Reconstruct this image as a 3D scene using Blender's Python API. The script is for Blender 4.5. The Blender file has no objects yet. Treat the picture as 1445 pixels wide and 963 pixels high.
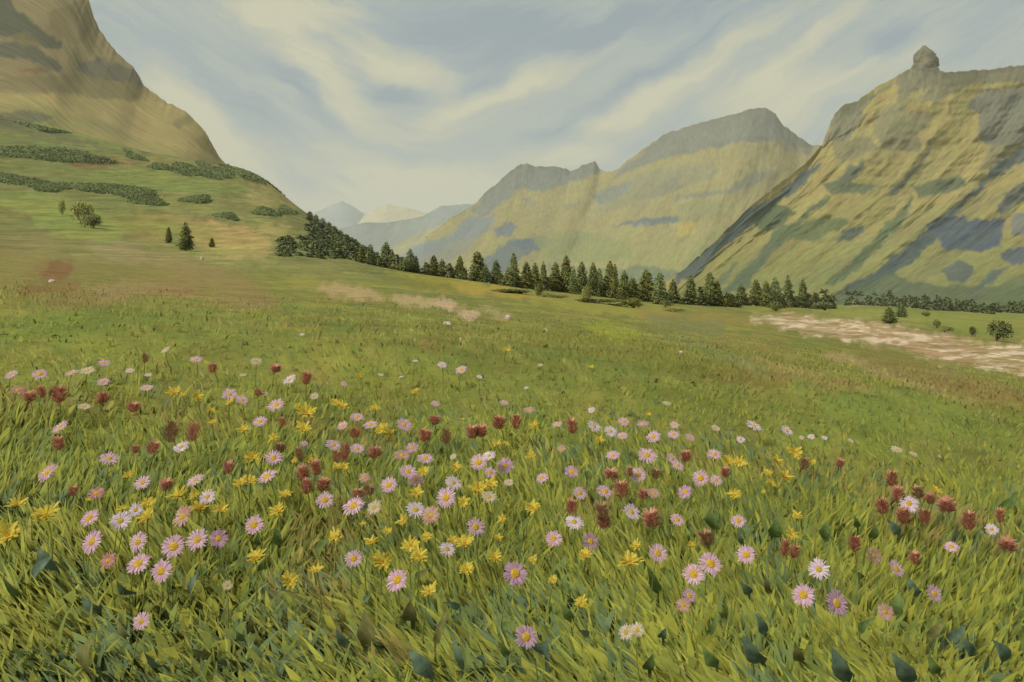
import bpy, math, random
import numpy as np
from mathutils import Vector, Matrix

random.seed(7)
RNG = np.random.default_rng(11)
scene = bpy.context.scene
COL = scene.collection

# ------------------------------------------------------------------ survey
# The camera stands at the origin 1.2 m above the turf, level, looking along +Y.
F = 1123.9            # focal length in photo pixels (28 mm lens)
CX, HY = 722.5, 385.0 # horizon height in the photo
ZC = 1.2
K = 1.06              # how much brighter than its base colour a lit surface shows


def pt(px, py, Y):
    """point seen at photo pixel (px,py) at depth Y"""
    return np.array([(px - CX) / F * Y, Y, ZC + (HY - py) / F * Y])


def to_px(X, Y, Z):
    Yc = np.maximum(Y, 0.2)
    return CX + F * X / Yc, HY - F * (Z - ZC) / Yc


def lin(c):
    c = np.asarray(c, float) / 255.0
    return np.where(c <= 0.04045, c / 12.92, ((c + 0.055) / 1.055) ** 2.4)


def alb(r, g, b, k=None):
    return lin((r, g, b)) / (k or K)


# ------------------------------------------------------------------ noise
def _hash(ix, iy, seed):
    h = (ix.astype(np.int64) * 374761393 + iy.astype(np.int64) * 668265263 + seed * 982451653) & 0x7fffffff
    h = ((h ^ (h >> 13)) * 1274126177) & 0x7fffffff
    h = h ^ (h >> 16)
    return (h & 0xffff) / 65535.0


def vnoise(x, y, seed=0):
    x = np.asarray(x, float); y = np.asarray(y, float)
    ix = np.floor(x); iy = np.floor(y)
    fx = x - ix; fy = y - iy
    fx = fx * fx * (3 - 2 * fx); fy = fy * fy * (3 - 2 * fy)
    a = _hash(ix, iy, seed); b = _hash(ix + 1, iy, seed)
    c = _hash(ix, iy + 1, seed); d = _hash(ix + 1, iy + 1, seed)
    return (a * (1 - fx) + b * fx) * (1 - fy) + (c * (1 - fx) + d * fx) * fy


def fbm(x, y, seed=0, octv=4, gain=0.5):
    s = 0; a = 1; t = 0
    for i in range(octv):
        s = s + a * vnoise(np.asarray(x) * 2 ** i, np.asarray(y) * 2 ** i, seed + i * 17)
        t += a; a *= gain
    return s / t            # 0..1


def sstep(e0, e1, x):
    t = np.clip((x - e0) / (e1 - e0), 0, 1)
    return t * t * (3 - 2 * t)


def in_poly(px, py, poly):
    inside = np.zeros(px.shape, bool)
    n = len(poly)
    for i in range(n):
        x0, y0 = poly[i]; x1, y1 = poly[(i + 1) % n]
        if y0 == y1: continue
        c = ((y0 > py) != (y1 > py)) & (px < (x1 - x0) * (py - y0) / (y1 - y0) + x0)
        inside ^= c
    return inside


def patch_mask(px, py, poly, soft=4.0, wob=6.0, seed=0):
    m = np.zeros(px.shape)
    xs = [p[0] for p in poly]; ys = [p[1] for p in poly]
    pad = soft + wob + 4
    idx = np.where((px > min(xs) - pad) & (px < max(xs) + pad) & (py > min(ys) - pad) & (py < max(ys) + pad))
    x = px[idx]; y = py[idx]
    wx = (fbm(x / 13, y / 13, seed, 4, .65) - .5) * 2.6 * wob
    wy = (fbm(x / 13, y / 13, seed + 5, 4, .65) - .5) * 2.6 * wob
    acc = np.zeros(x.shape)
    offs = [(0, 0), (1, .3), (-1, -.3), (.3, 1), (-.3, -1), (.6, -.6), (-.6, .6)]
    for ox, oy in offs:
        acc += in_poly(x + wx + ox * soft, y + wy + oy * soft, poly)
    m[idx] = acc / len(offs)
    return m


# ------------------------------------------------------------------ materials
def new_mat(name):
    m = bpy.data.materials.new(name); m.use_nodes = True
    nt = m.node_tree
    return m, nt, nt.nodes['Principled BSDF']


def N(nt, kind, **kw):
    n = nt.nodes.new(kind)
    for k, v in kw.items():
        setattr(n, k, v)
    return n


def surface_mat(name, sx=1.0, sy=1.0, sz=1.0, amount=0.25, bump=0.3, dist=0.05, coords='Object', attr='Col', rough=0.95, flat=None, fine=(1, 1, 1), fine_amt=0.0):
    """vertex colour times stretched brushy noise, with bump"""
    m, nt, b = new_mat(name)
    L = nt.links.new
    if flat is None:
        a = N(nt, 'ShaderNodeAttribute', attribute_name=attr); base = a.outputs['Color']
    else:
        a = N(nt, 'ShaderNodeRGB'); a.outputs[0].default_value = (*flat, 1); base = a.outputs[0]
    if coords == 'Object':
        tc = N(nt, 'ShaderNodeTexCoord').outputs['Object']
    else:
        tc = N(nt, 'ShaderNodeAttribute', attribute_name=coords).outputs['Vector']
    mp = N(nt, 'ShaderNodeMapping'); mp.inputs['Scale'].default_value = (sx, sy, sz)
    L(tc, mp.inputs['Vector'])
    nz = N(nt, 'ShaderNodeTexNoise'); nz.inputs['Scale'].default_value = 1; nz.inputs['Detail'].default_value = 7
    nz.inputs['Roughness'].default_value = 0.62
    L(mp.outputs[0], nz.inputs['Vector'])
    fac = nz.outputs['Fac']
    mr = N(nt, 'ShaderNodeMapRange')
    mr.inputs['From Min'].default_value = .28; mr.inputs['From Max'].default_value = .72
    mr.inputs['To Min'].default_value = 1 - amount; mr.inputs['To Max'].default_value = 1 + amount
    L(fac, mr.inputs['Value'])
    mx = N(nt, 'ShaderNodeMix', data_type='RGBA', blend_type='MULTIPLY'); mx.inputs[0].default_value = 1
    L(base, mx.inputs[6]); L(mr.outputs[0], mx.inputs[7])
    # slow warm / cool drift of the pigment
    n2 = N(nt, 'ShaderNodeTexNoise'); n2.inputs['Scale'].default_value = .37; n2.inputs['Detail'].default_value = 5
    L(mp.outputs[0], n2.inputs['Vector'])
    hs = N(nt, 'ShaderNodeHueSaturation')
    r2 = N(nt, 'ShaderNodeMapRange'); r2.inputs['From Min'].default_value = .3; r2.inputs['From Max'].default_value = .7
    r2.inputs['To Min'].default_value = .478; r2.inputs['To Max'].default_value = .522
    L(n2.outputs['Fac'], r2.inputs['Value']); L(r2.outputs[0], hs.inputs['Hue'])
    L(mx.outputs[2], hs.inputs['Color'])
    L(hs.outputs[0], b.inputs['Base Color'])
    b.inputs['Roughness'].default_value = rough
    b.inputs['Specular IOR Level'].default_value = 0.15
    if bump:
        bp = N(nt, 'ShaderNodeBump'); bp.inputs['Strength'].default_value = bump; bp.inputs['Distance'].default_value = dist
        L(fac, bp.inputs['Height']); L(bp.outputs[0], b.inputs['Normal'])
    return m


def leaf_mat(name, attr='Col', flat=None, trans=0.3, amount=.2, scale=40, rough=.75):
    m, nt, b = new_mat(name)
    L = nt.links.new
    if flat is None:
        base = N(nt, 'ShaderNodeAttribute', attribute_name=attr).outputs['Color']
    else:
        a = N(nt, 'ShaderNodeRGB'); a.outputs[0].default_value = (*flat, 1); base = a.outputs[0]
    nz = N(nt, 'ShaderNodeTexNoise'); nz.inputs['Scale'].default_value = scale; nz.inputs['Detail'].default_value = 3
    tc = N(nt, 'ShaderNodeTexCoord'); L(tc.outputs['Object'], nz.inputs['Vector'])
    mr = N(nt, 'ShaderNodeMapRange'); mr.inputs['From Min'].default_value = .3; mr.inputs['From Max'].default_value = .7
    mr.inputs['To Min'].default_value = 1 - amount; mr.inputs['To Max'].default_value = 1 + amount
    L(nz.outputs['Fac'], mr.inputs['Value'])
    mx = N(nt, 'ShaderNodeMix', data_type='RGBA', blend_type='MULTIPLY'); mx.inputs[0].default_value = 1
    L(base, mx.inputs[6]); L(mr.outputs[0], mx.inputs[7])
    L(mx.outputs[2], b.inputs['Base Color'])
    b.inputs['Roughness'].default_value = rough; b.inputs['Specular IOR Level'].default_value = .2
    if trans:
        t = N(nt, 'ShaderNodeBsdfTranslucent'); L(mx.outputs[2], t.inputs['Color'])
        ms = N(nt, 'ShaderNodeMixShader'); ms.inputs[0].default_value = trans
        L(b.outputs[0], ms.inputs[1]); L(t.outputs[0], ms.inputs[2])
        L(ms.outputs[0], nt.nodes['Material Output'].inputs['Surface'])
    return m


# ------------------------------------------------------------------ mesh helpers
def mesh_np(name, verts, faces, mat, cols=None, flow=None, smooth=True, normals=None):
    """faces: int array (n,4) or (n,3)"""
    verts = np.asarray(verts, np.float32); faces = np.asarray(faces, np.int32)
    me = bpy.data.meshes.new(name)
    n, k = faces.shape
    me.vertices.add(len(verts)); me.vertices.foreach_set('co', verts.ravel())
    me.loops.add(n * k); me.loops.foreach_set('vertex_index', faces.ravel())
    me.polygons.add(n)
    me.polygons.foreach_set('loop_start', np.arange(0, n * k, k, dtype=np.int32))
    me.polygons.foreach_set('loop_total', np.full(n, k, np.int32))
    me.update(calc_edges=True)
    me.polygons.foreach_set('use_smooth', np.full(n, smooth, bool))
    if cols is not None:
        a = me.attributes.new('Col', 'FLOAT_COLOR', 'POINT')
        c = np.ones((len(verts), 4), np.float32); c[:, :3] = cols
        a.data.foreach_set('color', c.ravel())
    if flow is not None:
        a = me.attributes.new('flow', 'FLOAT_VECTOR', 'POINT')
        a.data.foreach_set('vector', np.asarray(flow, np.float32).ravel())
    if normals is not None:
        me.normals_split_custom_set_from_vertices(np.asarray(normals, np.float32))
    if mat: me.materials.append(mat)
    return me


def link(name, me, parent=None, loc=None):
    o = bpy.data.objects.new(name, me); COL.objects.link(o)
    if parent is not None: o.parent = parent
    if loc is not None: o.location = loc
    return o


def tag(o, label=None, cat=None, group=None, kind=None):
    if label: o['label'] = label
    if cat: o['category'] = cat
    if group: o['group'] = group
    if kind: o['kind'] = kind
    return o


def empty(name, loc, rz=0.0, s=1.0):
    o = bpy.data.objects.new(name, None); COL.objects.link(o)
    o.empty_display_size = .1
    o.location = loc; o.rotation_euler = (0, 0, rz); o.scale = (s, s, s) if np.isscalar(s) else s
    return o


# ------------------------------------------------------------------ ground height
YK = np.array([4, 7, 14, 28, 60, 120, 200, 300, 450, 700, 1000, 2000, 5000, 26000.])
TAB = {
    -700: [357, 330, 305, 275, 235, 190, 140, 85, 40, 140, 330, 375, 384],
    -300: [397, 365, 342, 315, 275, 232, 180, 130, 60, 160, 340, 375, 384],
    0:    [427, 408, 392, 374, 352, 318, 270, 215, 160, 230, 350, 375, 384],
    100:  [437, 416, 399, 381, 359, 328, 285, 235, 184, 250, 355, 376, 384],
    200:  [447, 425, 406, 388, 366, 338, 300, 255, 213, 270, 360, 377, 384],
    300:  [457, 432, 412, 393, 373, 348, 313, 270, 230, 285, 362, 378, 384],
    345:  [461, 435, 414, 396, 376, 352, 320, 279, 239, 290, 365, 378, 384],
    380:  [465, 438, 416, 398, 378, 355, 324, 288, 259, 300, 366, 378, 384],
    430:  [470, 442, 419, 401, 382, 361, 336, 312, 299, 330, 370, 380, 384],
    480:  [475, 446, 422, 404, 386, 370, 354, 341, 333, 350, 376, 380, 384],
    520:  [479, 449, 425, 406, 389, 377, 368, 360, 355, 368, 380, 382, 384],
    560:  [483, 452, 427, 408, 392, 383, 379, 377, 377, 382, 386, 386, 385],
    620:  [489, 457, 431, 412, 398, 391, 391, 396, 400, 400, 395, 388, 385],
    722:  [499, 465, 440, 421, 410, 405, 410, 418, 420, 415, 400, 390, 385],
    900:  [517, 482, 460, 443, 431, 425, 429, 436, 432, 425, 405, 391, 385],
    1060: [533, 500, 478, 460, 447, 438, 433, 432, 431, 428, 408, 392, 385],
    1250: [552, 525, 507, 490, 472, 456, 446, 438, 433, 428, 408, 392, 385],
    1445: [571, 548, 532, 517, 500, 478, 460, 447, 440, 430, 408, 392, 385],
    1750: [601, 580, 566, 550, 530, 505, 480, 460, 448, 435, 408, 392, 385],
    2150: [642, 620, 605, 585, 560, 530, 500, 475, 455, 440, 408, 392, 385],
}
SL, CR = 0.07, 0.10   # uphill and cross slope of the near turf


def plane_z(X, Y):
    return SL * np.minimum(Y, 12) - CR * X


_PX = np.arange(-700, 2151, 10.)
_LY = np.linspace(math.log(4), math.log(26000), 240)


def _build_table():
    cols = sorted(TAB)
    rows = []
    for c in cols:
        p4 = HY - F * (SL + 0) + CR * (c - CX) + F * ZC / 4
        kn = np.array([p4] + TAB[c], float)
        # piecewise cubic (monotone-ish, Catmull) in log depth
        x = np.log(YK); d = np.gradient(kn, x)
        for i in range(len(x) - 1):
            s = (kn[i + 1] - kn[i]) / (x[i + 1] - x[i])
            if i > 0:
                s0 = (kn[i] - kn[i - 1]) / (x[i] - x[i - 1])
                if s0 * s <= 0: d[i] = 0
                else: d[i] = np.sign(s) * min(abs(d[i]), 2.5 * min(abs(s0), abs(s)))
        i = np.clip(np.searchsorted(x, _LY) - 1, 0, len(x) - 2)
        h = x[i + 1] - x[i]; t = (_LY - x[i]) / h
        v = ((1 + 2 * t) * (1 - t) ** 2) * kn[i] + t * (1 - t) ** 2 * h * d[i] + t * t * (3 - 2 * t) * kn[i + 1] + t * t * (t - 1) * h * d[i + 1]
        rows.append(v)
    rows = np.array(rows)
    out = np.zeros((len(_PX), len(_LY)))
    for j in range(len(_LY)):
        out[:, j] = np.interp(_PX, cols, rows[:, j])
    ker = np.array([1, 2, 3, 2, 1.]); ker /= ker.sum()
    pad = np.pad(out, ((2, 2), (0, 0)), 'edge')
    out = sum(ker[k] * pad[k:k + len(_PX)] for k in range(5))
    return out


_T = _build_table()


def ground_z(X, Y):
    X = np.asarray(X, float); Y = np.asarray(Y, float)
    ye = np.maximum(Y, np.abs(X) / 1.27 + 1e-6)
    px = np.clip(CX + F * X / ye, -700, 2150)
    zp = plane_z(X, Y)
    ly = np.log(np.clip(ye, 4, 25900))
    a = np.clip((px + 700) / 10, 0, len(_PX) - 1.001); b = np.clip((ly - _LY[0]) / (_LY[1] - _LY[0]), 0, len(_LY) - 1.001)
    i = a.astype(int); j = b.astype(int); fa = a - i; fb = b - j
    py = (_T[i, j] * (1 - fa) + _T[i + 1, j] * fa) * (1 - fb) + (_T[i, j + 1] * (1 - fa) + _T[i + 1, j + 1] * fa) * fb
    # hummocks
    amp = 3.2 * sstep(14, 120, ye) * (1 - 0.6 * sstep(600, 1500, ye))
    py = py + amp * (fbm(px / 34, ly * 9, 3, 4) - .5)
    zt = ZC + (HY - py) * ye / F
    w = sstep(4, 7, ye)
    z = zp * (1 - w) + zt * w
    near = (fbm(X * 1.7, Y * 1.7, 21, 3) - .5) * 0.07 * sstep(.3, 1.5, np.hypot(X, Y)) * (1 - sstep(15, 40, ye))
    return z + near


def find_Y(px, py, y0, y1, h=0.0):
    """depth between y0 and y1 at which a thing h high on the ground tops out nearest to photo row py"""
    Y = np.exp(np.linspace(math.log(y0), math.log(y1), 1600))
    X = (px - CX) / F * Y
    Z = ground_z(X, Y) + h
    e = np.abs(HY - F * (Z - ZC) / Y - py)
    k = int(np.argmin(e))
    return float(Y[k])


# ------------------------------------------------------------------ ground sheet
def P6(l): return [(960 + x / 2.98, 200 + y / 2.98) for x, y in l]
def P3(l): return [(960 + x / 2.98, y / 2.98) for x, y in l]
def P5(l): return [(480 + x / 3.008, 200 + y / 3.008) for x, y in l]
def P4(l): return [(x / 3.008, 200 + y / 3.008) for x, y in l]
def P1(l): return [(x / 3.008, y / 3.008) for x, y in l]


def ell(cx, cy, rx, ry, ang=0, n=18):
    a = math.radians(ang); r = []
    for i in range(n):
        t = 2 * math.pi * i / n
        x, y = rx * math.cos(t), ry * math.sin(t)
        r.append((cx + x * math.cos(a) - y * math.sin(a), cy + x * math.sin(a) + y * math.cos(a)))
    return r


GRAVEL = [(1052, 447), (1100, 443), (1200, 452), (1300, 468), (1380, 481), (1445, 490), (1520, 500), (1520, 545), (1445, 527),
          (1400, 521), (1330, 510), (1300, 501), (1250, 490), (1190, 479), (1120, 466), (1075, 455)]


def ground_colour(Xf, px, py, Yf):
    ly = np.log(np.maximum(Yf, .3))
    # base greens
    c_mid = alb(122, 122, 58); c_dry = alb(134, 124, 66); c_yel = alb(138, 138, 60); c_far = alb(138, 140, 66); c_dk = alb(92, 106, 48)
    n1 = fbm(Xf * .25 / np.maximum(1, Yf / 14), Yf * .3 / np.maximum(1, Yf / 14), 31, 4)
    n2 = fbm(px / 60, ly * 9, 41, 4); n3 = fbm(px / 110, ly * 6 + px / 260, 55, 4)
    C = np.tile(c_mid, (len(px), 1))
    def mix(c, w): 
        nonlocal C
        C = C * (1 - w[:, None]) + np.asarray(c)[None] * w[:, None]
    mix(c_yel, sstep(.5, .72, n2) * .8)
    mix(c_dry, sstep(.52, .75, n3) * .8)
    mix(c_dk, sstep(.52, .7, n1) * .55)
    # smaller drifts of dry, rusty and fresh growth
    f1 = fbm(px / 30 + ly * 2, ly * 10 + px / 90, 141, 5, .6); f2 = fbm(px / 24 - ly * 2, ly * 12, 151, 5, .6); f3 = fbm(px / 42, ly * 8 + px / 150, 161, 5, .6)
    mix(alb(150, 146, 74), sstep(.56, .7, f1) * .6)
    mix(alb(132, 112, 64), sstep(.58, .7, f2) * .5)
    mix(alb(96, 114, 52), sstep(.55, .68, f3) * .5)
    # the hill on the left: fresher green above, dry gold and brown shoulders
    hill = sstep(60, 150, Yf) * (1 - sstep(520, 600, px))
    mix(alb(130, 130, 64), hill * .5)
    pats = [
        # soil and dry turf
        (ell(300, 395, 60, 12, 8), (150, 120, 84), .6), (ell(120, 430, 60, 10, -4), (144, 112, 76), .55), (ell(350, 425, 50, 9, 6), (146, 118, 80), .5), (ell(150, 330, 40, 8, 8), (140, 110, 66), .6),
        (ell(130, 385, 250, 46, 6), (138, 122, 70), .6), (ell(60, 430, 120, 16, -4), (130, 116, 66), .35),
        (ell(75, 380, 26, 15), (128, 96, 58), .9), (ell(70, 408, 45, 10, -8), (130, 104, 58), .7), (ell(25, 370, 60, 30, -25), (138, 126, 68), .6),
        (ell(165, 352, 45, 16, 14), (150, 134, 86), .8), (ell(180, 410, 45, 13, -6), (146, 126, 80), .8), (ell(245, 408, 28, 16, 20), (142, 118, 72), .7),
        (ell(245, 368, 40, 12, 15), (146, 126, 76), .7), (ell(215, 335, 26, 8, 6), (140, 112, 62), .7), (ell(320, 338, 64, 24, 10), (172, 146, 78), .95), (ell(250, 320, 60, 14, 8), (150, 134, 66), .7),
        (ell(385, 325, 28, 11, 4), (160, 146, 78), .85), (ell(205, 318, 60, 16, 6), (138, 132, 52), .7), (ell(385, 280, 40, 17, 8), (158, 144, 78), .85),
        (ell(40, 297, 45, 9, 8), (120, 112, 52), .7), (ell(130, 228, 34, 10, 8), (128, 92, 56), .9), (ell(190, 228, 50, 5), (140, 118, 62), .7),
        (ell(330, 365, 60, 9, 5), (156, 146, 76), .6), (ell(440, 400, 40, 8, 6), (152, 142, 70), .5), (ell(110, 318, 70, 22, 12), (134, 144, 56), .8),
        (ell(60, 290, 80, 12, 5), (136, 144, 58), .8), (ell(200, 255, 110, 14, 3), (124, 136, 56), .8), (ell(110, 190, 90, 14, 12), (134, 142, 64), .85),
        (ell(40, 210, 60, 18, 8), (110, 122, 62), .6), (ell(280, 262, 70, 12), (122, 132, 56), .7), (ell(20, 172, 30, 10), (92, 94, 66), .8),
        (ell(95, 195, 110, 6, 13), (104, 104, 70), .7), (ell(155, 212, 30, 10), (120, 128, 60), .6), (ell(200, 208, 18, 7, 30), (94, 98, 72), .8),
        # pale straw patches in mid field
        (ell(495, 412, 48, 9, 8), (174, 150, 106), .8), (ell(590, 425, 38, 8, 6), (176, 152, 110), .85), (ell(632, 429, 16, 7), (184, 156, 122), .95), (ell(660, 444, 13, 10, 20), (182, 156, 120), .95),
        (ell(690, 440, 16, 6, 10), (160, 146, 100), .7), (ell(712, 447, 12, 5), (166, 148, 110), .7), (ell(610, 490, 24, 10), (126, 110, 58), .6), (ell(610, 398, 70, 8, 12), (148, 136, 56), .7),
        (ell(700, 411, 70, 5, 8), (168, 146, 60), .8), (ell(850, 433, 110, 10, 6), (146, 140, 62), .8), (ell(865, 470, 40, 12, 12), (140, 142, 50), .7),
        (ell(980, 450, 90, 10, 4), (146, 128, 66), .75), (ell(1040, 480, 110, 9, 16), (136, 126, 66), .7), (ell(1060, 530, 60, 18, 5), (128, 106, 58), .7), (ell(1130, 530, 110, 8, 12), (150, 130, 80), .6),
        (ell(1200, 508, 36, 6, 14), (164, 142, 96), .75), (ell(1330, 535, 130, 16, 14), (134, 118, 68), .8), (ell(1380, 560, 90, 10, 14), (132, 112, 64), .7), (ell(1330, 560, 130, 5, 20), (158, 138, 92), .6),
        (ell(1240, 500, 90, 8, 14), (122, 116, 56), .6), (ell(1180, 545, 30, 10), (136, 112, 66), .5), (ell(1260, 445, 120, 7, 4), (142, 142, 66), .8), (ell(1390, 455, 90, 14, 4), (134, 138, 62), .7),
        (ell(1310, 490, 120, 6, 14), (126, 112, 52), .5), (ell(970, 460, 60, 12, 8), (120, 124, 76), .6), (ell(1010, 500, 90, 10, 20), (112, 124, 70), .5),
        (ell(80, 460, 90, 22, -10), (112, 124, 56), .6), (ell(230, 440, 80, 20), (120, 128, 56), .5), (ell(900, 500, 160, 18, 12), (118, 118, 50), .6), (ell(1300, 590, 150, 30, 6), (108, 122, 56), .5),
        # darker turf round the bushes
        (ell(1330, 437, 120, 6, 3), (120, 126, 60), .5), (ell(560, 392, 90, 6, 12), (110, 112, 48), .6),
    ]
    for i, (poly, c, w) in enumerate(pats):
        m = np.minimum(1, 1.15 * patch_mask(px, py, poly, 3.5, 8, 100 + i)) * (Yf > 4)
        if poly[0][1] < 330: m = m * (Yf > 60)
        C = C * (1 - (w * m)[:, None]) + alb(*c)[None] * (w * m)[:, None]
    # gravel mask
    gm = patch_mask(px, py, GRAVEL, 4, 9, 77) * (Yf > 15) * (Yf < 260)
    gs = fbm(px / 22, py / 5, 66, 5, .6)
    gcol = alb(176, 146, 108)[None] * (1 - sstep(.42, .6, gs))[:, None] + alb(222, 198, 166)[None] * sstep(.42, .6, gs)[:, None]
    gcol = gcol * (1 - .55 * sstep(.5, .62, fbm(px / 40, py / 3.2, 88, 3)))[:, None] + alb(138, 120, 66)[None] * (.55 * sstep(.5, .62, fbm(px / 40, py / 3.2, 88, 3)))[:, None]
    C = C * (1 - .9 * gm[:, None]) + gcol * .9 * gm[:, None]
    lum = (C * np.array([.3, .6, .1])).sum(1, keepdims=True)
    hw = (.2 * hill)[:, None]
    C = C * (1 - hw) + (lum * np.array([1.06, 1.0, .62])) * hw
    return C * 1.06, gm


def build_ground():
    az_in = np.radians(np.linspace(-34.5, 34.5, 640))
    az = np.concatenate([np.radians(np.linspace(-180, -36, 60)), az_in, np.radians(np.linspace(36, 180, 60))])
    r = np.exp(np.linspace(math.log(0.25), math.log(25000), 440))
    A, R = np.meshgrid(az, r, indexing='ij')
    X = R * np.sin(A); Y = R * np.cos(A)
    Z = ground_z(X, Y)
    nA, nR = X.shape
    V = np.stack([X, Y, Z], -1).reshape(-1, 3)
    gi = np.arange(nA * nR).reshape(nA, nR)
    Fc = np.stack([gi[:-1, :-1], gi[1:, :-1], gi[1:, 1:], gi[:-1, 1:]], -1)
    px, py = to_px(X, Y, Z)
    px = px.ravel(); py = py.ravel(); Yf = np.maximum(Y, 0.01).ravel(); Xf = X.ravel()
    front = Y.ravel() > 0.5
    px = np.where(front, px, -9999.); 
    ly = np.log(np.maximum(Yf, .3))
    C, gm = ground_colour(Xf, px, py, Yf)
    def mix(c, w):
        nonlocal C
        C = C * (1 - w[:, None]) + np.asarray(c)[None] * w[:, None]
    # soil under the near sward
    nearw = 1 - sstep(4, 11, Yf)
    mix(alb(134, 138, 54), nearw * .5)
    # normals of the whole sheet
    P = V.reshape(nA, nR, 3)
    du = np.gradient(P, axis=0); dv = np.gradient(P, axis=1)
    nm = np.cross(dv.reshape(-1, 3), du.reshape(-1, 3))
    nm *= np.sign(nm[:, 2:3] + 1e-12); nm /= np.linalg.norm(nm, axis=1, keepdims=True) + 1e-12
    # split
    fpx = px[Fc].mean(-1); fY = Yf[Fc].mean(-1); fg = gm[Fc].mean(-1)
    kind = np.zeros(fpx.shape, int)
    kind[(fY > 120) & (fpx < 585)] = 1
    kind[(fY > 260) & (fpx >= 585)] = 2
    kind[fg > .5] = 3
    mats = {
        0: surface_mat('turf', 1.1, 1.1, 1.1, .34, .7, .12),
        1: surface_mat('hill_turf', .16, .05, .2, .34, .9, 2.0),
        2: surface_mat('valley_turf', .03, .03, .03, .18, .4, 2.0),
        3: surface_mat('river_gravel', .22, .3, .3, .5, .8, .3),
    }
    for k, nm_ in ((0, 'meadow'), (1, 'hillside'), (2, 'valley_floor'), (3, 'gravel_bank')):
        fc = Fc[kind == k]
        used = np.unique(fc); remap = np.full(len(V), -1); remap[used] = np.arange(len(used))
        me = mesh_np(nm_, V[used], remap[fc], mats[k], C[used], normals=nm[used])
        tag(link(nm_, me), kind='structure')


build_ground()


# ------------------------------------------------------------------ mountains
def resample(pts, n):
    pts = np.array(pts, float)
    d = np.concatenate([[0], np.cumsum(np.hypot(np.diff(pts[:, 0]), np.diff(pts[:, 1])))])
    t = np.linspace(0, d[-1], n)
    return np.stack([np.interp(t, d, pts[:, k]) for k in range(pts.shape[1])], 1)


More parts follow.
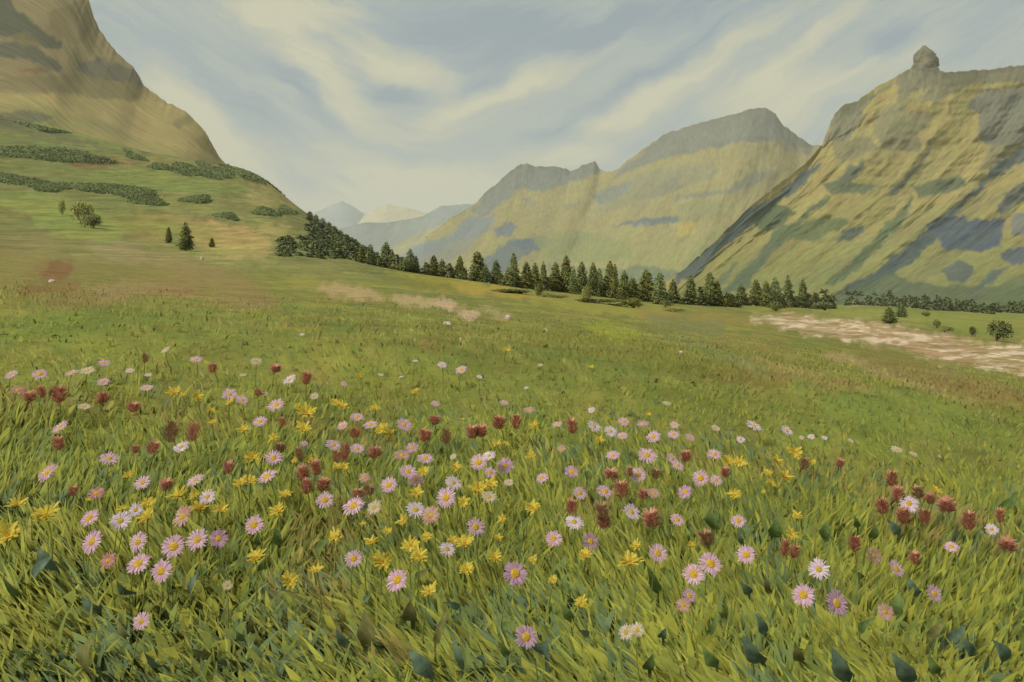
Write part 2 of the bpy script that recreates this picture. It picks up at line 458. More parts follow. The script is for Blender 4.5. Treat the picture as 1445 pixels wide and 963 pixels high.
def mountain(name, crest, footfn, nu, nv, base, patches, rib=(14, .02), jag=1.5, seed=0, back=1.4, stroke=(90, 7), concave=.25, amount=.2, low=None, curve=1.5, ledge=0.0):
    """crest: (px,py,Y) skyline; footfn(px,py,Y)->(px,py,Y) point where that fall line meets the valley"""
    cr = resample(crest, nu)
    u = np.linspace(0, 1, nu)
    cr[:, 1] += (fbm(np.arange(nu) * .35, np.zeros(nu), seed, 4, .6) - .5) * 2 * jag
    k = np.exp(-np.linspace(-2, 2, 41) ** 2); k /= k.sum()
    sm = np.convolve(np.pad(cr[:, 1], 20, 'reflect', reflect_type='odd'), k, 'valid')
    ft = np.array([footfn(c[0], q, c[2]) for c, q in zip(cr, sm)])
    Cw = np.array([pt(*c) for c in cr]); Fw = np.array([pt(*c) for c in ft])
    v = np.linspace(0, 1, nv)
    U, Vv = np.meshgrid(u, v, indexing='ij')
    sx_ = np.convolve(np.pad(cr[:, 0], 20, 'reflect', reflect_type='odd'), k, 'valid')
    dec = np.exp(-Vv * 14)
    b0x = sx_[:, None] * (1 - dec) + cr[:, None, 0] * dec; b0y = sm[:, None] * (1 - dec) + cr[:, None, 1] * dec
    bx = b0x + (ft[:, None, 0] - b0x) * Vv ** curve
    by = b0y + (ft[:, None, 1] - b0y) * Vv
    Py = cr[:, None, 2] + (ft[:, None, 2] - cr[:, None, 2]) * Vv ** (1 + concave)
    Px = (bx - CX) / F * Py; Pz = ZC + (HY - by) / F * Py
    H = np.abs(Cw[:, 2] - Fw[:, 2]).max(); Hl = np.abs(Cw[:, 2] - Fw[:, 2])[:, None]
    rn, ra = rib
    wv = U * rn + .35 * (fbm(U * 6, Vv * 5, seed + 2, 3) - .5) * 2
    ridge = np.abs(2 * (wv - np.floor(wv)) - 1)             # 0..1 triangular ribs
    ridge = .6 * ridge + .4 * np.abs(2 * fbm(U * rn * 2.3, Vv * 3, seed + 3, 4) - 1)
    env = sstep(0, .12, Vv) * (.35 + .65 * sstep(1, .6, Vv))
    bands = fbm(U * 3, Vv * 16, seed + 9, 3) - .5           # rock steps
    D = (ridge - .5) * ra * Hl * env * 3.0 + bands * (ra * 3.2 + ledge) * Hl * env + (fbm(U * rn * 5, Vv * 22, seed + 31, 4, .6) - .5) * ra * Hl * 1.6 * env
    Px = Px * (1 - D / Py); Pz = ZC + (Pz - ZC) * (1 - .8 * D / Py); Py = Py - D
    # back slope
    nb = 8
    w = np.linspace(0, 1, nb + 1)[1:]
    Bz = Cw[:, None, 2] * (1 - w) + (-60) * w
    By = Cw[:, None, 1] + (Cw[:, None, 2] + 60) * back * w
    Bx = Cw[:, None, 0] * (1 + (By / Cw[:, None, 1] - 1))
    X = np.concatenate([Bx[:, ::-1], Px], 1); Y = np.concatenate([By[:, ::-1], Py], 1); Z = np.concatenate([Bz[:, ::-1], Pz], 1)
    n2 = nv + nb
    V = np.stack([X, Y, Z], -1).reshape(-1, 3)
    gi = np.arange(nu * n2).reshape(nu, n2)
    Fc = np.stack([gi[:-1, :-1], gi[:-1, 1:], gi[1:, 1:], gi[1:, :-1]], -1).reshape(-1, 4)
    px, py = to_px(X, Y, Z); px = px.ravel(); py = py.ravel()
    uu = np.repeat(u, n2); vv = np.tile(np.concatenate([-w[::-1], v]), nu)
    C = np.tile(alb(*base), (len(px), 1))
    if low:
        m = sstep(.45, .95, vv + (fbm(uu * 20, vv * 6, seed + 8, 3) - .5) * .3)
        C = C * (1 - m[:, None]) + alb(*low)[None] * m[:, None]
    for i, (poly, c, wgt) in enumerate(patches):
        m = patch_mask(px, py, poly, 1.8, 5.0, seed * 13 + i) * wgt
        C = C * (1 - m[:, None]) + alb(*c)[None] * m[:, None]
    # weathering: irregular mottling of the turf and rock colours
    mot = fbm(uu * rn * 2.2 + vv * 2, vv * 9, seed + 44, 5, .6)
    C = C * (1 + .3 * (mot - .5))[:, None]
    w2 = sstep(.56, .7, fbm(uu * rn * 1.4, vv * 7 + uu * 9, seed + 51, 5, .6)) * .2
    C = C * (1 - w2[:, None]) + alb(112, 116, 92)[None] * w2[:, None]
    flow = np.stack([uu * stroke[0] * 2.4, vv * stroke[1] * 7, np.zeros_like(uu)], -1)
    mat = surface_mat(name + '_rock', 1, 1, 1, amount, .5, H * .006, coords='flow')
    return tag(link(name, mesh_np(name, V, Fc, mat, C, flow)), kind='structure')


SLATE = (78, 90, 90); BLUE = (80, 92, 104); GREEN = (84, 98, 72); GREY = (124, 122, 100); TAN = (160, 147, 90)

# right-hand mountain with its pinnacle
crestA = [(905, 418, 900), (930, 402, 950), (960, 385, 1000), (1010, 340, 1150), (1060, 290, 1350), (1100, 258, 1500), (1140, 228, 1650), (1160, 205, 1750),
          (1168, 183, 1780), (1178, 160, 1800), (1190, 148, 1820), (1210, 143, 1850), (1235, 124, 1900), (1258, 112, 1920), (1272, 104, 1930), (1283, 98, 1940), (1300, 95, 1940), (1318, 97, 1945), (1332, 102, 1950), (1350, 101, 1980),
          (1395, 98, 2050), (1430, 93, 2100), (1445, 92, 2120), (1500, 70, 2200), (1600, 60, 2400), (1750, 90, 2500), (1860, 120, 2600)]


def footA(px, py, Y):
    d = max(0, 436 - py)
    return (px - d * 1.0, 442, 700 + max(0, (px - 905)) * .12)


patA = [  # dark diagonal strips: forest and shrub belts, with slope shadows painted into the colour
    ([(1322, 70), (1400, 60), (1560, 40), (1560, 112), (1440, 114), (1340, 116), (1300, 125), (1262, 150), (1270, 118)], (124, 120, 98), .85),
    (P3([(610, 600), (640, 470), (690, 440), (800, 400), (850, 370), (920, 330), (960, 290), (1110, 305), (1030, 330), (900, 350), (790, 430), (740, 560), (700, 600)]), GREY, .9),
    (P3([(950, 300), (1010, 190), (1080, 230), (1080, 300)]), (112, 112, 98), .95),
    (P3([(830, 480), (900, 440), (960, 430), (920, 490), (1050, 470), (1060, 520), (1000, 550), (1020, 640), (860, 640), (820, 560)]), (132, 126, 92), .9),
    (P3([(1100, 330), (1420, 290), (1445, 340), (1300, 345), (1200, 360), (1080, 430), (1000, 420), (1040, 370)]), (132, 128, 100), .9),
    (P3([(1200, 450), (1260, 380), (1480, 370), (1480, 600), (1340, 620), (1250, 580), (1260, 490)]), (112, 112, 98), .9),
    (P3([(1300, 620), (1420, 590), (1340, 690), (1240, 720)]), (126, 120, 90), .8),
    (P3([(640, 600), (800, 580), (830, 620), (700, 680), (650, 670)]), (124, 120, 88), .8),
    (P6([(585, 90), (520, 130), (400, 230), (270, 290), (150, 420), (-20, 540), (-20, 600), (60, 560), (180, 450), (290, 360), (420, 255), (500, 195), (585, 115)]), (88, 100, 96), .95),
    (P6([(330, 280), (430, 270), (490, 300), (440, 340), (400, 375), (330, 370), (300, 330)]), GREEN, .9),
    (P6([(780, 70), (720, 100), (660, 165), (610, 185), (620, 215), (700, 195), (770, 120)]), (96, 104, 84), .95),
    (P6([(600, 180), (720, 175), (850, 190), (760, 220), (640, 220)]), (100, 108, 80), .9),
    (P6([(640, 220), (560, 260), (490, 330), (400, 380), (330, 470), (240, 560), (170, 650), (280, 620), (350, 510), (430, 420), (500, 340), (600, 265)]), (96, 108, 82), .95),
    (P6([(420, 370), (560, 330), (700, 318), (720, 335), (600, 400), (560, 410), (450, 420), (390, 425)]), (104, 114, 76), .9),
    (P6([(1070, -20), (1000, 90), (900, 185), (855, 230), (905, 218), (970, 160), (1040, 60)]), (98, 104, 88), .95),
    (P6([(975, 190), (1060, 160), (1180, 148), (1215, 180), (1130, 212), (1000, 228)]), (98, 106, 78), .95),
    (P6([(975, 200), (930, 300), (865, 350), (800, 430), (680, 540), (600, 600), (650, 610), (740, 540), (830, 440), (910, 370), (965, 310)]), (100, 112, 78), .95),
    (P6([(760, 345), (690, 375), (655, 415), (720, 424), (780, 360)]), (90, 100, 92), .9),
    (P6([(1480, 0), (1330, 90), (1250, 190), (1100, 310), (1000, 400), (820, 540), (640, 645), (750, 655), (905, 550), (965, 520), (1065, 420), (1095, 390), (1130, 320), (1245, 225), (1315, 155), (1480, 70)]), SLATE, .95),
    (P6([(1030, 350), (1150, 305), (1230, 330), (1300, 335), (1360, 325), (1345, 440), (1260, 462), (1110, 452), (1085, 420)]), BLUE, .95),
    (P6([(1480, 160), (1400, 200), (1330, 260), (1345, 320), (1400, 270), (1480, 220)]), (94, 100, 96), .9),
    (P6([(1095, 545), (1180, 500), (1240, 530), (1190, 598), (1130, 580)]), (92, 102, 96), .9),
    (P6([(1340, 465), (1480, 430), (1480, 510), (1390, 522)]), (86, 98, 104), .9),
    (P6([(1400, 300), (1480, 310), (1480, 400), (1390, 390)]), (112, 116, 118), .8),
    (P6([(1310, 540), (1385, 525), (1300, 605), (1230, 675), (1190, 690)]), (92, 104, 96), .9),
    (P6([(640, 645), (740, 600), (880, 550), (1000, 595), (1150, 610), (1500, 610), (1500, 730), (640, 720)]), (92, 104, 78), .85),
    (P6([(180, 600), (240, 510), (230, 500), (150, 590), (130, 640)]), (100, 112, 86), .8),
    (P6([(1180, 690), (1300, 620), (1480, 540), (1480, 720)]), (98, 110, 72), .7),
]
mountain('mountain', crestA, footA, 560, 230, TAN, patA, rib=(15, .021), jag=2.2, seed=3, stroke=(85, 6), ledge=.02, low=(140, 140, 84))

# the stub of rock standing on its crest
def pinnacle():
    n, m = 40, 30
    prof = [(0, 21), (.2, 19.5), (.35, 17), (.5, 15.5), (.65, 14.5), (.78, 12.5), (.86, 8.5), (.92, 5), (1, 2)]
    base = pt(1301, 101, 1972); u = 1972 / F
    V = []; Fc = []
    for j in range(m + 1):
        t = j / m
        r = np.interp(t, [p[0] for p in prof], [p[1] for p in prof])
        for k in range(n):
            a = 2 * math.pi * k / n
            q = 1 + .42 * (float(fbm(math.cos(a) * 2 + 4, math.sin(a) * 2 + t * 5, 5, 4, .6)) - .5) * 2
            q *= 1 + .22 * (float(fbm(a * 3.2, t * 16, 9, 3)) - .5) * (1 if k < n - 3 else 0)
            V.append((base[0] + (r * q * math.cos(a) + 4 * t * (1 - t) * 3 + 3 * t) * u, base[1] + r * q * .8 * math.sin(a) * u, base[2] - 14 * u + t * 50 * u))
    for j in range(m):
        for k in range(n):
            Fc.append((j * n + k, j * n + (k + 1) % n, (j + 1) * n + (k + 1) % n, (j + 1) * n + k))
    me = mesh_np('rock_pinnacle', V, Fc, surface_mat('pinnacle_rock', .05, .05, .05, .25, .8, 4, flat=alb(122, 116, 94)))
    tag(link('rock_pinnacle', me), 'grey stub of rock standing on the crest of the right-hand mountain', 'rock')


pinnacle()

# the flat-topped range across the valley
crestB = [(600, 335, 3600), (640, 305, 3700), (672, 288, 3800), (684, 272, 3850), (700, 260, 3900), (718, 244, 3950), (735, 231, 4000), (752, 234, 4000), (770, 236, 4000), (790, 236, 4000), (806, 242, 4000),
          (822, 234, 4000), (840, 227, 4000), (846, 238, 4000), (856, 244, 3950), (872, 240, 3900), (886, 226, 3850), (905, 212, 3800), (940, 189, 3750), (970, 178, 3700), (1000, 170, 3650), (1040, 160, 3600),
          (1062, 153, 3600), (1080, 152, 3600), (1094, 160, 3600), (1102, 174, 3600), (1120, 188, 3600), (1145, 205, 3600), (1165, 206, 3600), (1210, 230, 3600), (1280, 260, 3500), (1400, 300, 3500)]


def footB(px, py, Y):
    d = max(0, 420 - py)
    return (px - d * .55 + 20, 424, 2300)


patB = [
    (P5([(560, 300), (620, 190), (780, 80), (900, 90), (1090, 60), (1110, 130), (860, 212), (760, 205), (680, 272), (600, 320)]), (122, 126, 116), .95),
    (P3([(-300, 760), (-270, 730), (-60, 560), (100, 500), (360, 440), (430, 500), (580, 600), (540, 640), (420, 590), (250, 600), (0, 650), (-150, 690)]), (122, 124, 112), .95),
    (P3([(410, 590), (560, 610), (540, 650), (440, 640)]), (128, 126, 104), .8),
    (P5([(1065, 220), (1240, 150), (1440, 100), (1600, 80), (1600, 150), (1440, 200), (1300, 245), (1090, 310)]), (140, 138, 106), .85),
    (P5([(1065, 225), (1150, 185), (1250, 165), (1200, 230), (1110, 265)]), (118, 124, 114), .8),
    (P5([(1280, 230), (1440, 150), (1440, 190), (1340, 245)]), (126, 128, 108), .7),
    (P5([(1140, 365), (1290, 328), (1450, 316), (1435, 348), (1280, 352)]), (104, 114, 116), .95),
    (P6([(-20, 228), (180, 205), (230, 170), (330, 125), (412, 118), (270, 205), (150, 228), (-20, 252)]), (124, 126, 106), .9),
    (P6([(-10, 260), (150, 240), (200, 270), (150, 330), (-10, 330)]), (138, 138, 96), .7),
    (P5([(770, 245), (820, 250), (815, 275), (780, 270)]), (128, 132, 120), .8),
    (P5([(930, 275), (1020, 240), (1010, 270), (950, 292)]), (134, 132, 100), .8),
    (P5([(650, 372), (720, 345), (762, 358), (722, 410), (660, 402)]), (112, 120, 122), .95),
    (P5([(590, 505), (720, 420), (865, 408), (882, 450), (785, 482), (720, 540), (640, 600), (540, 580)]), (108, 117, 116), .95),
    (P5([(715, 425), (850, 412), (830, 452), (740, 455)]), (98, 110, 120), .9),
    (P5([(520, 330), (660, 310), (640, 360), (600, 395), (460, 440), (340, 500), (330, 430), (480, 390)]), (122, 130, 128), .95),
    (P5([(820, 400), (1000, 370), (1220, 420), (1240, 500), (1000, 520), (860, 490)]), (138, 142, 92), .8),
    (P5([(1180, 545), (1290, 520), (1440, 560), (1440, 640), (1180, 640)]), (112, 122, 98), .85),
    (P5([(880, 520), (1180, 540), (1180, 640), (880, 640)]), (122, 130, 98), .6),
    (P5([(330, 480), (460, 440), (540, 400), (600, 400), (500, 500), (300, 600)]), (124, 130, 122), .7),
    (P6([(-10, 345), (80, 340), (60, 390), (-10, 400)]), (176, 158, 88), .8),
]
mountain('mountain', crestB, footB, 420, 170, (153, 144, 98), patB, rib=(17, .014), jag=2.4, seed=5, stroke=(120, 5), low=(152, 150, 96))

# bluish ridge further off, down to the left
crestD = [(420, 352, 6200), (470, 328, 6400), (486, 321, 6500), (515, 314, 6600), (540, 315, 6700), (560, 312, 6800), (595, 306, 6900), (610, 298, 7000), (622, 291, 7000), (640, 290, 7000), (656, 288, 7000), (668, 289, 7000), (700, 268, 7000), (760, 262, 7000)]


def footD(px, py, Y):
    return (px - (400 - py) * .9 + 10, 402, 4600)


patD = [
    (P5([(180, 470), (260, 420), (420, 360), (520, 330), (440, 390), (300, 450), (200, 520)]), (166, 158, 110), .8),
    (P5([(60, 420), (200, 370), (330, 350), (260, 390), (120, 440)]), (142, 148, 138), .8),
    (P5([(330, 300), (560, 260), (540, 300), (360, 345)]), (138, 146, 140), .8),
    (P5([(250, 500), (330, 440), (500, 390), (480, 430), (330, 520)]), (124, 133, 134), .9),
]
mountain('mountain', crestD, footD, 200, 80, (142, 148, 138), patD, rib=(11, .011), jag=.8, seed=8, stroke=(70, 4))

# two far peaks at the valley head
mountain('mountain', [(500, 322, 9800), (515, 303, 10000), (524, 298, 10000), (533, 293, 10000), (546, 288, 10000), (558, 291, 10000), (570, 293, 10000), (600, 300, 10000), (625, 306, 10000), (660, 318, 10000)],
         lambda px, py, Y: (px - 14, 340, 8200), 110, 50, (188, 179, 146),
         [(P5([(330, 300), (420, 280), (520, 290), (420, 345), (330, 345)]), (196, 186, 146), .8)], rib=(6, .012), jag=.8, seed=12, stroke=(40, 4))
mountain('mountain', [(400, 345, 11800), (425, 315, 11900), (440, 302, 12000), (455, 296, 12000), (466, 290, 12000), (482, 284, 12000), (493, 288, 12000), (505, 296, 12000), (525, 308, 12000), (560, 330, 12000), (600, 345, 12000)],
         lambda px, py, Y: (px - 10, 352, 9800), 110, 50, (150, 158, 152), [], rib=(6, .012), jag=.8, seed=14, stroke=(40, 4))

# steep scree mountain on the left, behind the green hill
crestL = [(-760, -420, 1500), (-500, -320, 1500), (-250, -240, 1480), (-60, -160, 1450), (40, -90, 1420), (95, -50, 1400), (118, -20, 1390), (126, 2, 1380), (134, 30, 1370), (142, 44, 1365), (160, 68, 1350), (172, 82, 1345), (186, 92, 1340), (195, 106, 1335), (204, 122, 1330),
          (222, 136, 1320), (236, 145, 1310), (262, 158, 1300), (276, 172, 1290), (290, 186, 1285), (300, 206, 1280), (312, 226, 1275), (330, 236, 1270), (350, 250, 1265), (380, 275, 1260), (420, 310, 1250)]


def footL(px, py, Y):
    return (px - (320 - py) * .38, 345, 860)


patL = [
    ([(-300, 120), (60, 150), (200, 195), (330, 232), (330, 260), (-300, 260)], (146, 140, 84), .6),
    ([(-300, 112), (160, 112), (220, 128), (260, 150), (120, 132), (-300, 135)], (138, 126, 88), .6),
    ([(-300, -300), (130, -60), (200, 60), (230, 110), (120, 118), (-20, 112), (-300, 80)], (128, 117, 86), .7),
    (P1([(-200, -300), (0, -100), (60, 40), (170, 120), (260, 185), (240, 215), (140, 180), (40, 165), (-200, 120)]), (84, 88, 70), .9),
    (P1([(-20, 180), (90, 175), (190, 220), (270, 290), (250, 315), (120, 260), (-20, 240)]), (94, 94, 76), .85),
    (P1([(40, 150), (120, 140), (190, 190), (110, 200)]), (122, 112, 70), .7),
    (P1([(320, 260), (420, 250), (560, 290), (620, 370), (480, 350), (340, 320)]), (108, 104, 84), .9),
    (P1([(-20, 330), (300, 320), (560, 350), (640, 390), (560, 430), (280, 400), (-20, 380)]), (128, 118, 80), .8),
    (P1([(60, 300), (170, 285), (230, 300), (140, 318)]), (126, 98, 62), .8),
    (P1([(190, 60), (350, 0), (400, 120), (330, 200), (240, 150)]), (126, 114, 78), .8),
    (P1([(725, 510), (800, 490), (830, 520), (750, 550)]), (132, 126, 88), .8),
    (P1([(-20, 470), (150, 470), (230, 500), (180, 530), (-20, 500)]), (104, 106, 82), .8),
    (P1([(860, 560), (940, 690), (1000, 700), (900, 680), (840, 600)]), (140, 128, 80), .7),
]
mountain('mountain', crestL, footL, 620, 170, (166, 150, 98), patL, rib=(10, .0025), jag=3.6, seed=17, stroke=(9, 34), concave=.1, amount=.3, curve=1.0, ledge=.045)

# ------------------------------------------------------------------ foliage prototypes
M_STEM = leaf_mat('stem_green', flat=alb(138, 146, 66), trans=.1)
M_BARK = surface_mat('bark', 3, 3, 1, .3, .5, .03, flat=alb(84, 72, 50))


def leaf_cloud(n, sampler, size, c0, c1, seed, droop=.2):
    """n small pointed leaf sprays at positions given by sampler(rng,n) -> (pos, outward)"""
    rg = np.random.default_rng(seed)
    p, out = sampler(rg, n)
    d = out + rg.normal(0, .45, (n, 3)); d[:, 2] += -droop; d /= np.linalg.norm(d, axis=1, keepdims=True)
    s = np.cross(d, rg.normal(0, 1, (n, 3))); s /= np.linalg.norm(s, axis=1, keepdims=True) + 1e-9
    L = size * rg.uniform(.6, 1.4, (n, 1)); W = L * rg.uniform(.28, .5, (n, 1))
    nrm = np.cross(d, s)
    v0 = p - d * L * .4; v1 = p + s * W * .5 + nrm * L * .06; v2 = p + d * L * .6; v3 = p - s * W * .5 + nrm * L * .06
    V = np.stack([v0, v1, v2, v3], 1).reshape(-1, 3)
    Fc = np.arange(4 * n).reshape(n, 4)
    t = rg.random((n, 1)) ** 1.2
    cl = fbm(p[:, 0] * 2.2 / size * .12, p[:, 2] * 2.2 / size * .12 + p[:, 1], seed, 3)[:, None]
    t = np.clip(t * .6 + cl * .8 - .2, 0, 1)
    C = np.repeat(np.asarray(c0)[None] * (1 - t) + np.asarray(c1)[None] * t, 4, 0)
    return V, Fc, C


def orient(V, Fc, D):
    """wind every leaf so that its front looks out along D (per vertex)"""
    V = np.asarray(V, float); a, b, c, d = (V[Fc[:, k]] for k in range(4))
    g = np.cross(c - a, d - b)
    flip = (g * D[Fc[:, 0]]).sum(1) < 0
    Fc = Fc.copy(); Fc[flip] = Fc[flip][:, ::-1]
    return Fc


def soft_normals(V, ctr=None, up=.5, seed=0):
    """foliage shades as the mass it belongs to: normals point out of the crown"""
    V = np.asarray(V, float)
    ctr = V.mean(0) if ctr is None else np.asarray(ctr)
    d = V - ctr; ext = np.abs(d).max(0) + 1e-6
    d = d / ext; d[:, 2] += up
    d = d + np.repeat(np.random.default_rng(seed).normal(0, .35, (len(V) // 4, 3)), 4, 0)
    return d / (np.linalg.norm(d, axis=1, keepdims=True) + 1e-9)


M_NEEDLE = leaf_mat('needles', trans=.05, amount=.15, scale=2)
M_SHRUB = leaf_mat('shrub_leaves', trans=.05, amount=.15, scale=2)


def make_conifer(seed, H=1.0, half=.19, n=1500, c0=(66, 70, 38), c1=(112, 112, 52)):
    """unit-high conifer: returns trunk mesh, crown mesh"""
    rg = np.random.default_rng(seed)
    seg = 7; ring = 7
    V = []; Fc = []
    for i in range(seg + 1):
        t = i / seg; r = .022 * (1 - t) + .002
        for k in range(ring):
            a = 2 * math.pi * k / ring
            V.append((r * math.cos(a) + .006 * math.sin(5 * t + seed), r * math.sin(a), -.03 + t * 1.0))
    for i in range(seg):
        for k in range(ring):
            Fc.append((i * ring + k, i * ring + (k + 1) % ring, (i + 1) * ring + (k + 1) % ring, (i + 1) * ring + k))
    trunk = mesh_np('trunk', V, Fc, M_BARK)
    # boughs: whorls of drooping sprays
    ph = rg.uniform(0, 6.28)

    def samp(rg, n):
        t = 1 - rg.random(n) ** .62          # more low down
        t = .05 + .93 * t
        whorl = np.round(t * 13) / 13 + rg.normal(0, .028, n); whorl = np.clip(whorl, .03, .99)
        a = rg.uniform(0, 2 * math.pi, n)
        lob = .78 + .22 * np.sin(a * 3 + ph + whorl * 31) + .16 * np.sin(a * 5 + whorl * 77)
        R = half * np.minimum((1 - whorl) ** .62, .55 + 1.6 * whorl) * lob * (1 + .08 * np.sin(whorl * 40 + ph)) + .012
        q = np.sqrt(rg.random(n)); r = R * (.25 + .75 * q)
        z = whorl - .22 * r + .02
        p = np.stack([r * np.cos(a), r * np.sin(a), z], -1)
        o = np.stack([np.cos(a), np.sin(a), np.full(n, -.25)], -1)
        o[whorl > .9] = (0, 0, 1.2)
        return p, o
    V, Fc, C = leaf_cloud(n, samp, .05, alb(*c0) * 1.35, alb(*c1) * 1.3, seed, .15)
    NR = soft_normals(V, (0, 0, .35), .35, seed)
    crown = mesh_np('crown', V, orient(V, Fc, V * np.array([1, 1, 0.]) + np.array([0, 0, .02])), M_NEEDLE, C, normals=NR)
    return trunk, crown


def make_bush(seed, n=1300, sx=.55, sy=.5, c0=(66, 74, 44), c1=(112, 116, 56), size=.1, upr=0.0):
    """unit-high rounded bush"""
    rg0 = np.random.default_rng(seed)
    lob = [(rg0.uniform(-sx, sx) * .6, rg0.uniform(-sy, sy) * .6, rg0.uniform(.28, .6), rg0.uniform(.24, .4)) for _ in range(7)]
    lob.append((0, 0, .62 + upr, .34))

    def samp(rg, n):
        k = rg.integers(0, len(lob), n); Lb = np.array(lob)[k]
        d = rg.normal(0, 1, (n, 3)); d /= np.linalg.norm(d, axis=1, keepdims=True)
        r = Lb[:, 3:4] * rg.random((n, 1)) ** .4
        p = Lb[:, :3] + d * r * np.array([1.1, 1.0, .95]); p[:, 2] = np.maximum(p[:, 2], .02)
        return p, d
    V, Fc, C = leaf_cloud(n, samp, size, alb(*c0) * 1.25, alb(*c1) * 1.2, seed, -.1)
    NR = soft_normals(V, (0, 0, .3), .4, seed)
    crown = mesh_np('foliage', V, orient(V, Fc, V - np.array([0, 0, .3])), M_SHRUB, C, normals=NR)
    # a few stems from the base
    SV = []; SF = []
    for i in range(5):
        x, y, z, r = lob[i]
        b = len(SV); pts = [(0.06 * x, .06 * y, -.04), (x * .5, y * .5, z * .5), (x, y, z)]
        for j, p in enumerate(pts):
            rr = .022 * (1 - .35 * j)
            for k in range(5):
                a = 2 * math.pi * k / 5
                SV.append((p[0] + rr * math.cos(a), p[1] + rr * math.sin(a), p[2]))
        for j in range(2):
            for k in range(5):
                SF.append((b + j * 5 + k, b + j * 5 + (k + 1) % 5, b + (j + 1) * 5 + (k + 1) % 5, b + (j + 1) * 5 + k))
    stems = mesh_np('stem', SV, SF, M_BARK)
    return stems, crown


CON = [make_conifer(100 + i, half=h, n=2300, c0=c0, c1=c1) for i, (h, c0, c1) in enumerate([
    (.17, (106, 112, 58), (156, 156, 76)), (.20, (102, 110, 62), (146, 150, 78)), (.15, (110, 114, 58), (160, 156, 74)),
    (.22, (104, 114, 66), (146, 152, 82)), (.185, (96, 106, 62), (138, 144, 74)), (.24, (108, 120, 74), (148, 158, 92))])]
BUS = [make_bush(200 + i, sx=a, sy=.5, c0=c0, c1=c1) for i, (a, c0, c1) in enumerate([
    (.6, (104, 110, 60), (152, 152, 78)), (.8, (112, 114, 64), (160, 156, 80)), (.5, (98, 106, 68), (140, 144, 82))])]


def put_tree(px, base, top, w, y0, y1, proto, label, group, name='conifer', cat='tree', Y=None, meshes=('trunk', 'crown')):
    Y = Y or find_Y(px, base, y0, y1)
    X = (px - CX) / F * Y; Z = float(ground_z(X, Y))
    pb = HY - F * (Z - ZC) / Y
    H = max(6, pb - top) / F * Y
    tr, cr = proto
    hw = np.array([v.co.x for v in cr.vertices]); hw = np.percentile(np.abs(hw), 98)
    sx = (w / F * Y) / (2 * hw)
    o = empty(name, (X, Y, Z), random.uniform(0, 6.28), (sx, sx, H))
    tag(o, label, cat, group)
    link(meshes[0], tr, o); link(meshes[1], cr, o)
    return o


# ---- the tree row at the edge of the meadow: (px, base, top, width)
row = [(510, 367, 345, 9), (522.5, 370, 345, 13), (545, 374, 342, 17), (553, 375, 352, 9), (579, 381, 352, 15), (587, 384, 362, 9), (612, 389, 361, 13), (624, 388, 366, 12), (649, 390, 361, 12), (674, 397, 355, 20), (685, 398, 374, 12),
       (700, 401, 367, 14), (717, 402, 378, 11), (725, 402, 358, 15), (743, 408, 371, 16), (755, 408, 372, 13), (767, 406, 369, 10), (784, 410, 370, 15), (799, 411, 361, 16), (809, 411, 376, 11), (821, 410, 370, 16),
       (837, 414, 371, 15), (846, 415, 379, 12), (861, 418, 370, 17), (868, 417, 374, 10), (881, 419, 382, 15), (893, 420, 392, 16), (912, 421, 380, 20), (931, 429, 384, 17), (950, 424, 394, 14), (975, 426, 389, 15),
       (1002, 428, 385, 19), (1012, 428, 396, 13), (1029, 431, 414, 12), (1046, 428, 401, 15), (1067, 427, 394, 15), (1081, 429, 397, 14), (1094, 430, 392, 17), (1112, 427, 390, 13), (1133, 427, 394, 13), (1151, 427, 414, 13), (1168, 428, 418, 11)]
ORD = ['leftmost', 'second', 'third', 'fourth', 'fifth', 'sixth', 'seventh', 'eighth', 'ninth', 'tenth', 'eleventh', 'twelfth', 'thirteenth', 'fourteenth', 'fifteenth', 'sixteenth', 'seventeenth', 'eighteenth', 'nineteenth', 'twentieth']


def ordinal(i, n):
    if n == 1: return 'the only one'
    if i == 0: return 'leftmost'
    if i == n - 1: return 'rightmost'
    return ORD[i] + ' from left'


seg_of = lambda px: 0 if px < 690 else 1 if px < 868 else 2 if px < 1040 else 3
SEGN = ['below the far blue ridge', 'below the central crag', 'below the flat-topped mountain', 'at foot of pinnacle mountain']
counts = [sum(seg_of(r[0]) == k for r in row) for k in range(4)]
seen = [0] * 4
for i, (px, b, t, w) in enumerate(row):
    k = seg_of(px); h = b - t
    look = ('tall ' if h > 42 else 'short ' if h < 26 else '') + ('slender' if w / h < .33 else 'broad' if w / h > .45 else 'dark green')
    lab = f"{look} conifer, {ordinal(seen[k], counts[k])} in the meadow-edge row {SEGN[k]}"
    seen[k] += 1
    rng = (150, 230) if px < 1040 else (260, 420)
    put_tree(px, b, t, w * 1.2, *rng, CON[(i * 5 + i // 3) % 6], lab, 'conifers along the meadow edge')

# ---- conifers on the falling shoulder of the left hill
sh = [(437, 312, 298, 10), (446, 318, 303, 10), (455, 324, 308, 12), (464, 331, 313, 11), (472, 337, 319, 12), (480, 343, 325, 12), (488, 350, 330, 13), (496, 356, 335, 12), (503, 361, 340, 11)]
for i, (px, b, t, w) in enumerate(sh):
    put_tree(px, b, t, w * 1.2, 450, 720, CON[(i * 2 + 1) % 6], f"small conifer, {ordinal(i, len(sh))} of those stepping down the left hill's skyline", 'conifers on the hill shoulder')
for px, b, t, w, lab, k in ((238, 343, 321, 9, 'small slender conifer left of the taller one on the dry hillside', 2), (262, 354, 315, 19, 'lone tall pointed conifer standing on the dry left hillside', 4),
                            (299, 349, 336, 8, 'tiny faint conifer right of the lone tall one on the hillside', 2), (476, 362, 341, 18, 'broad pale green conifer in front of the dark wood on the hill shoulder', 5)):
    put_tree(px, b, t, w, 100, 420, CON[k], lab, None)
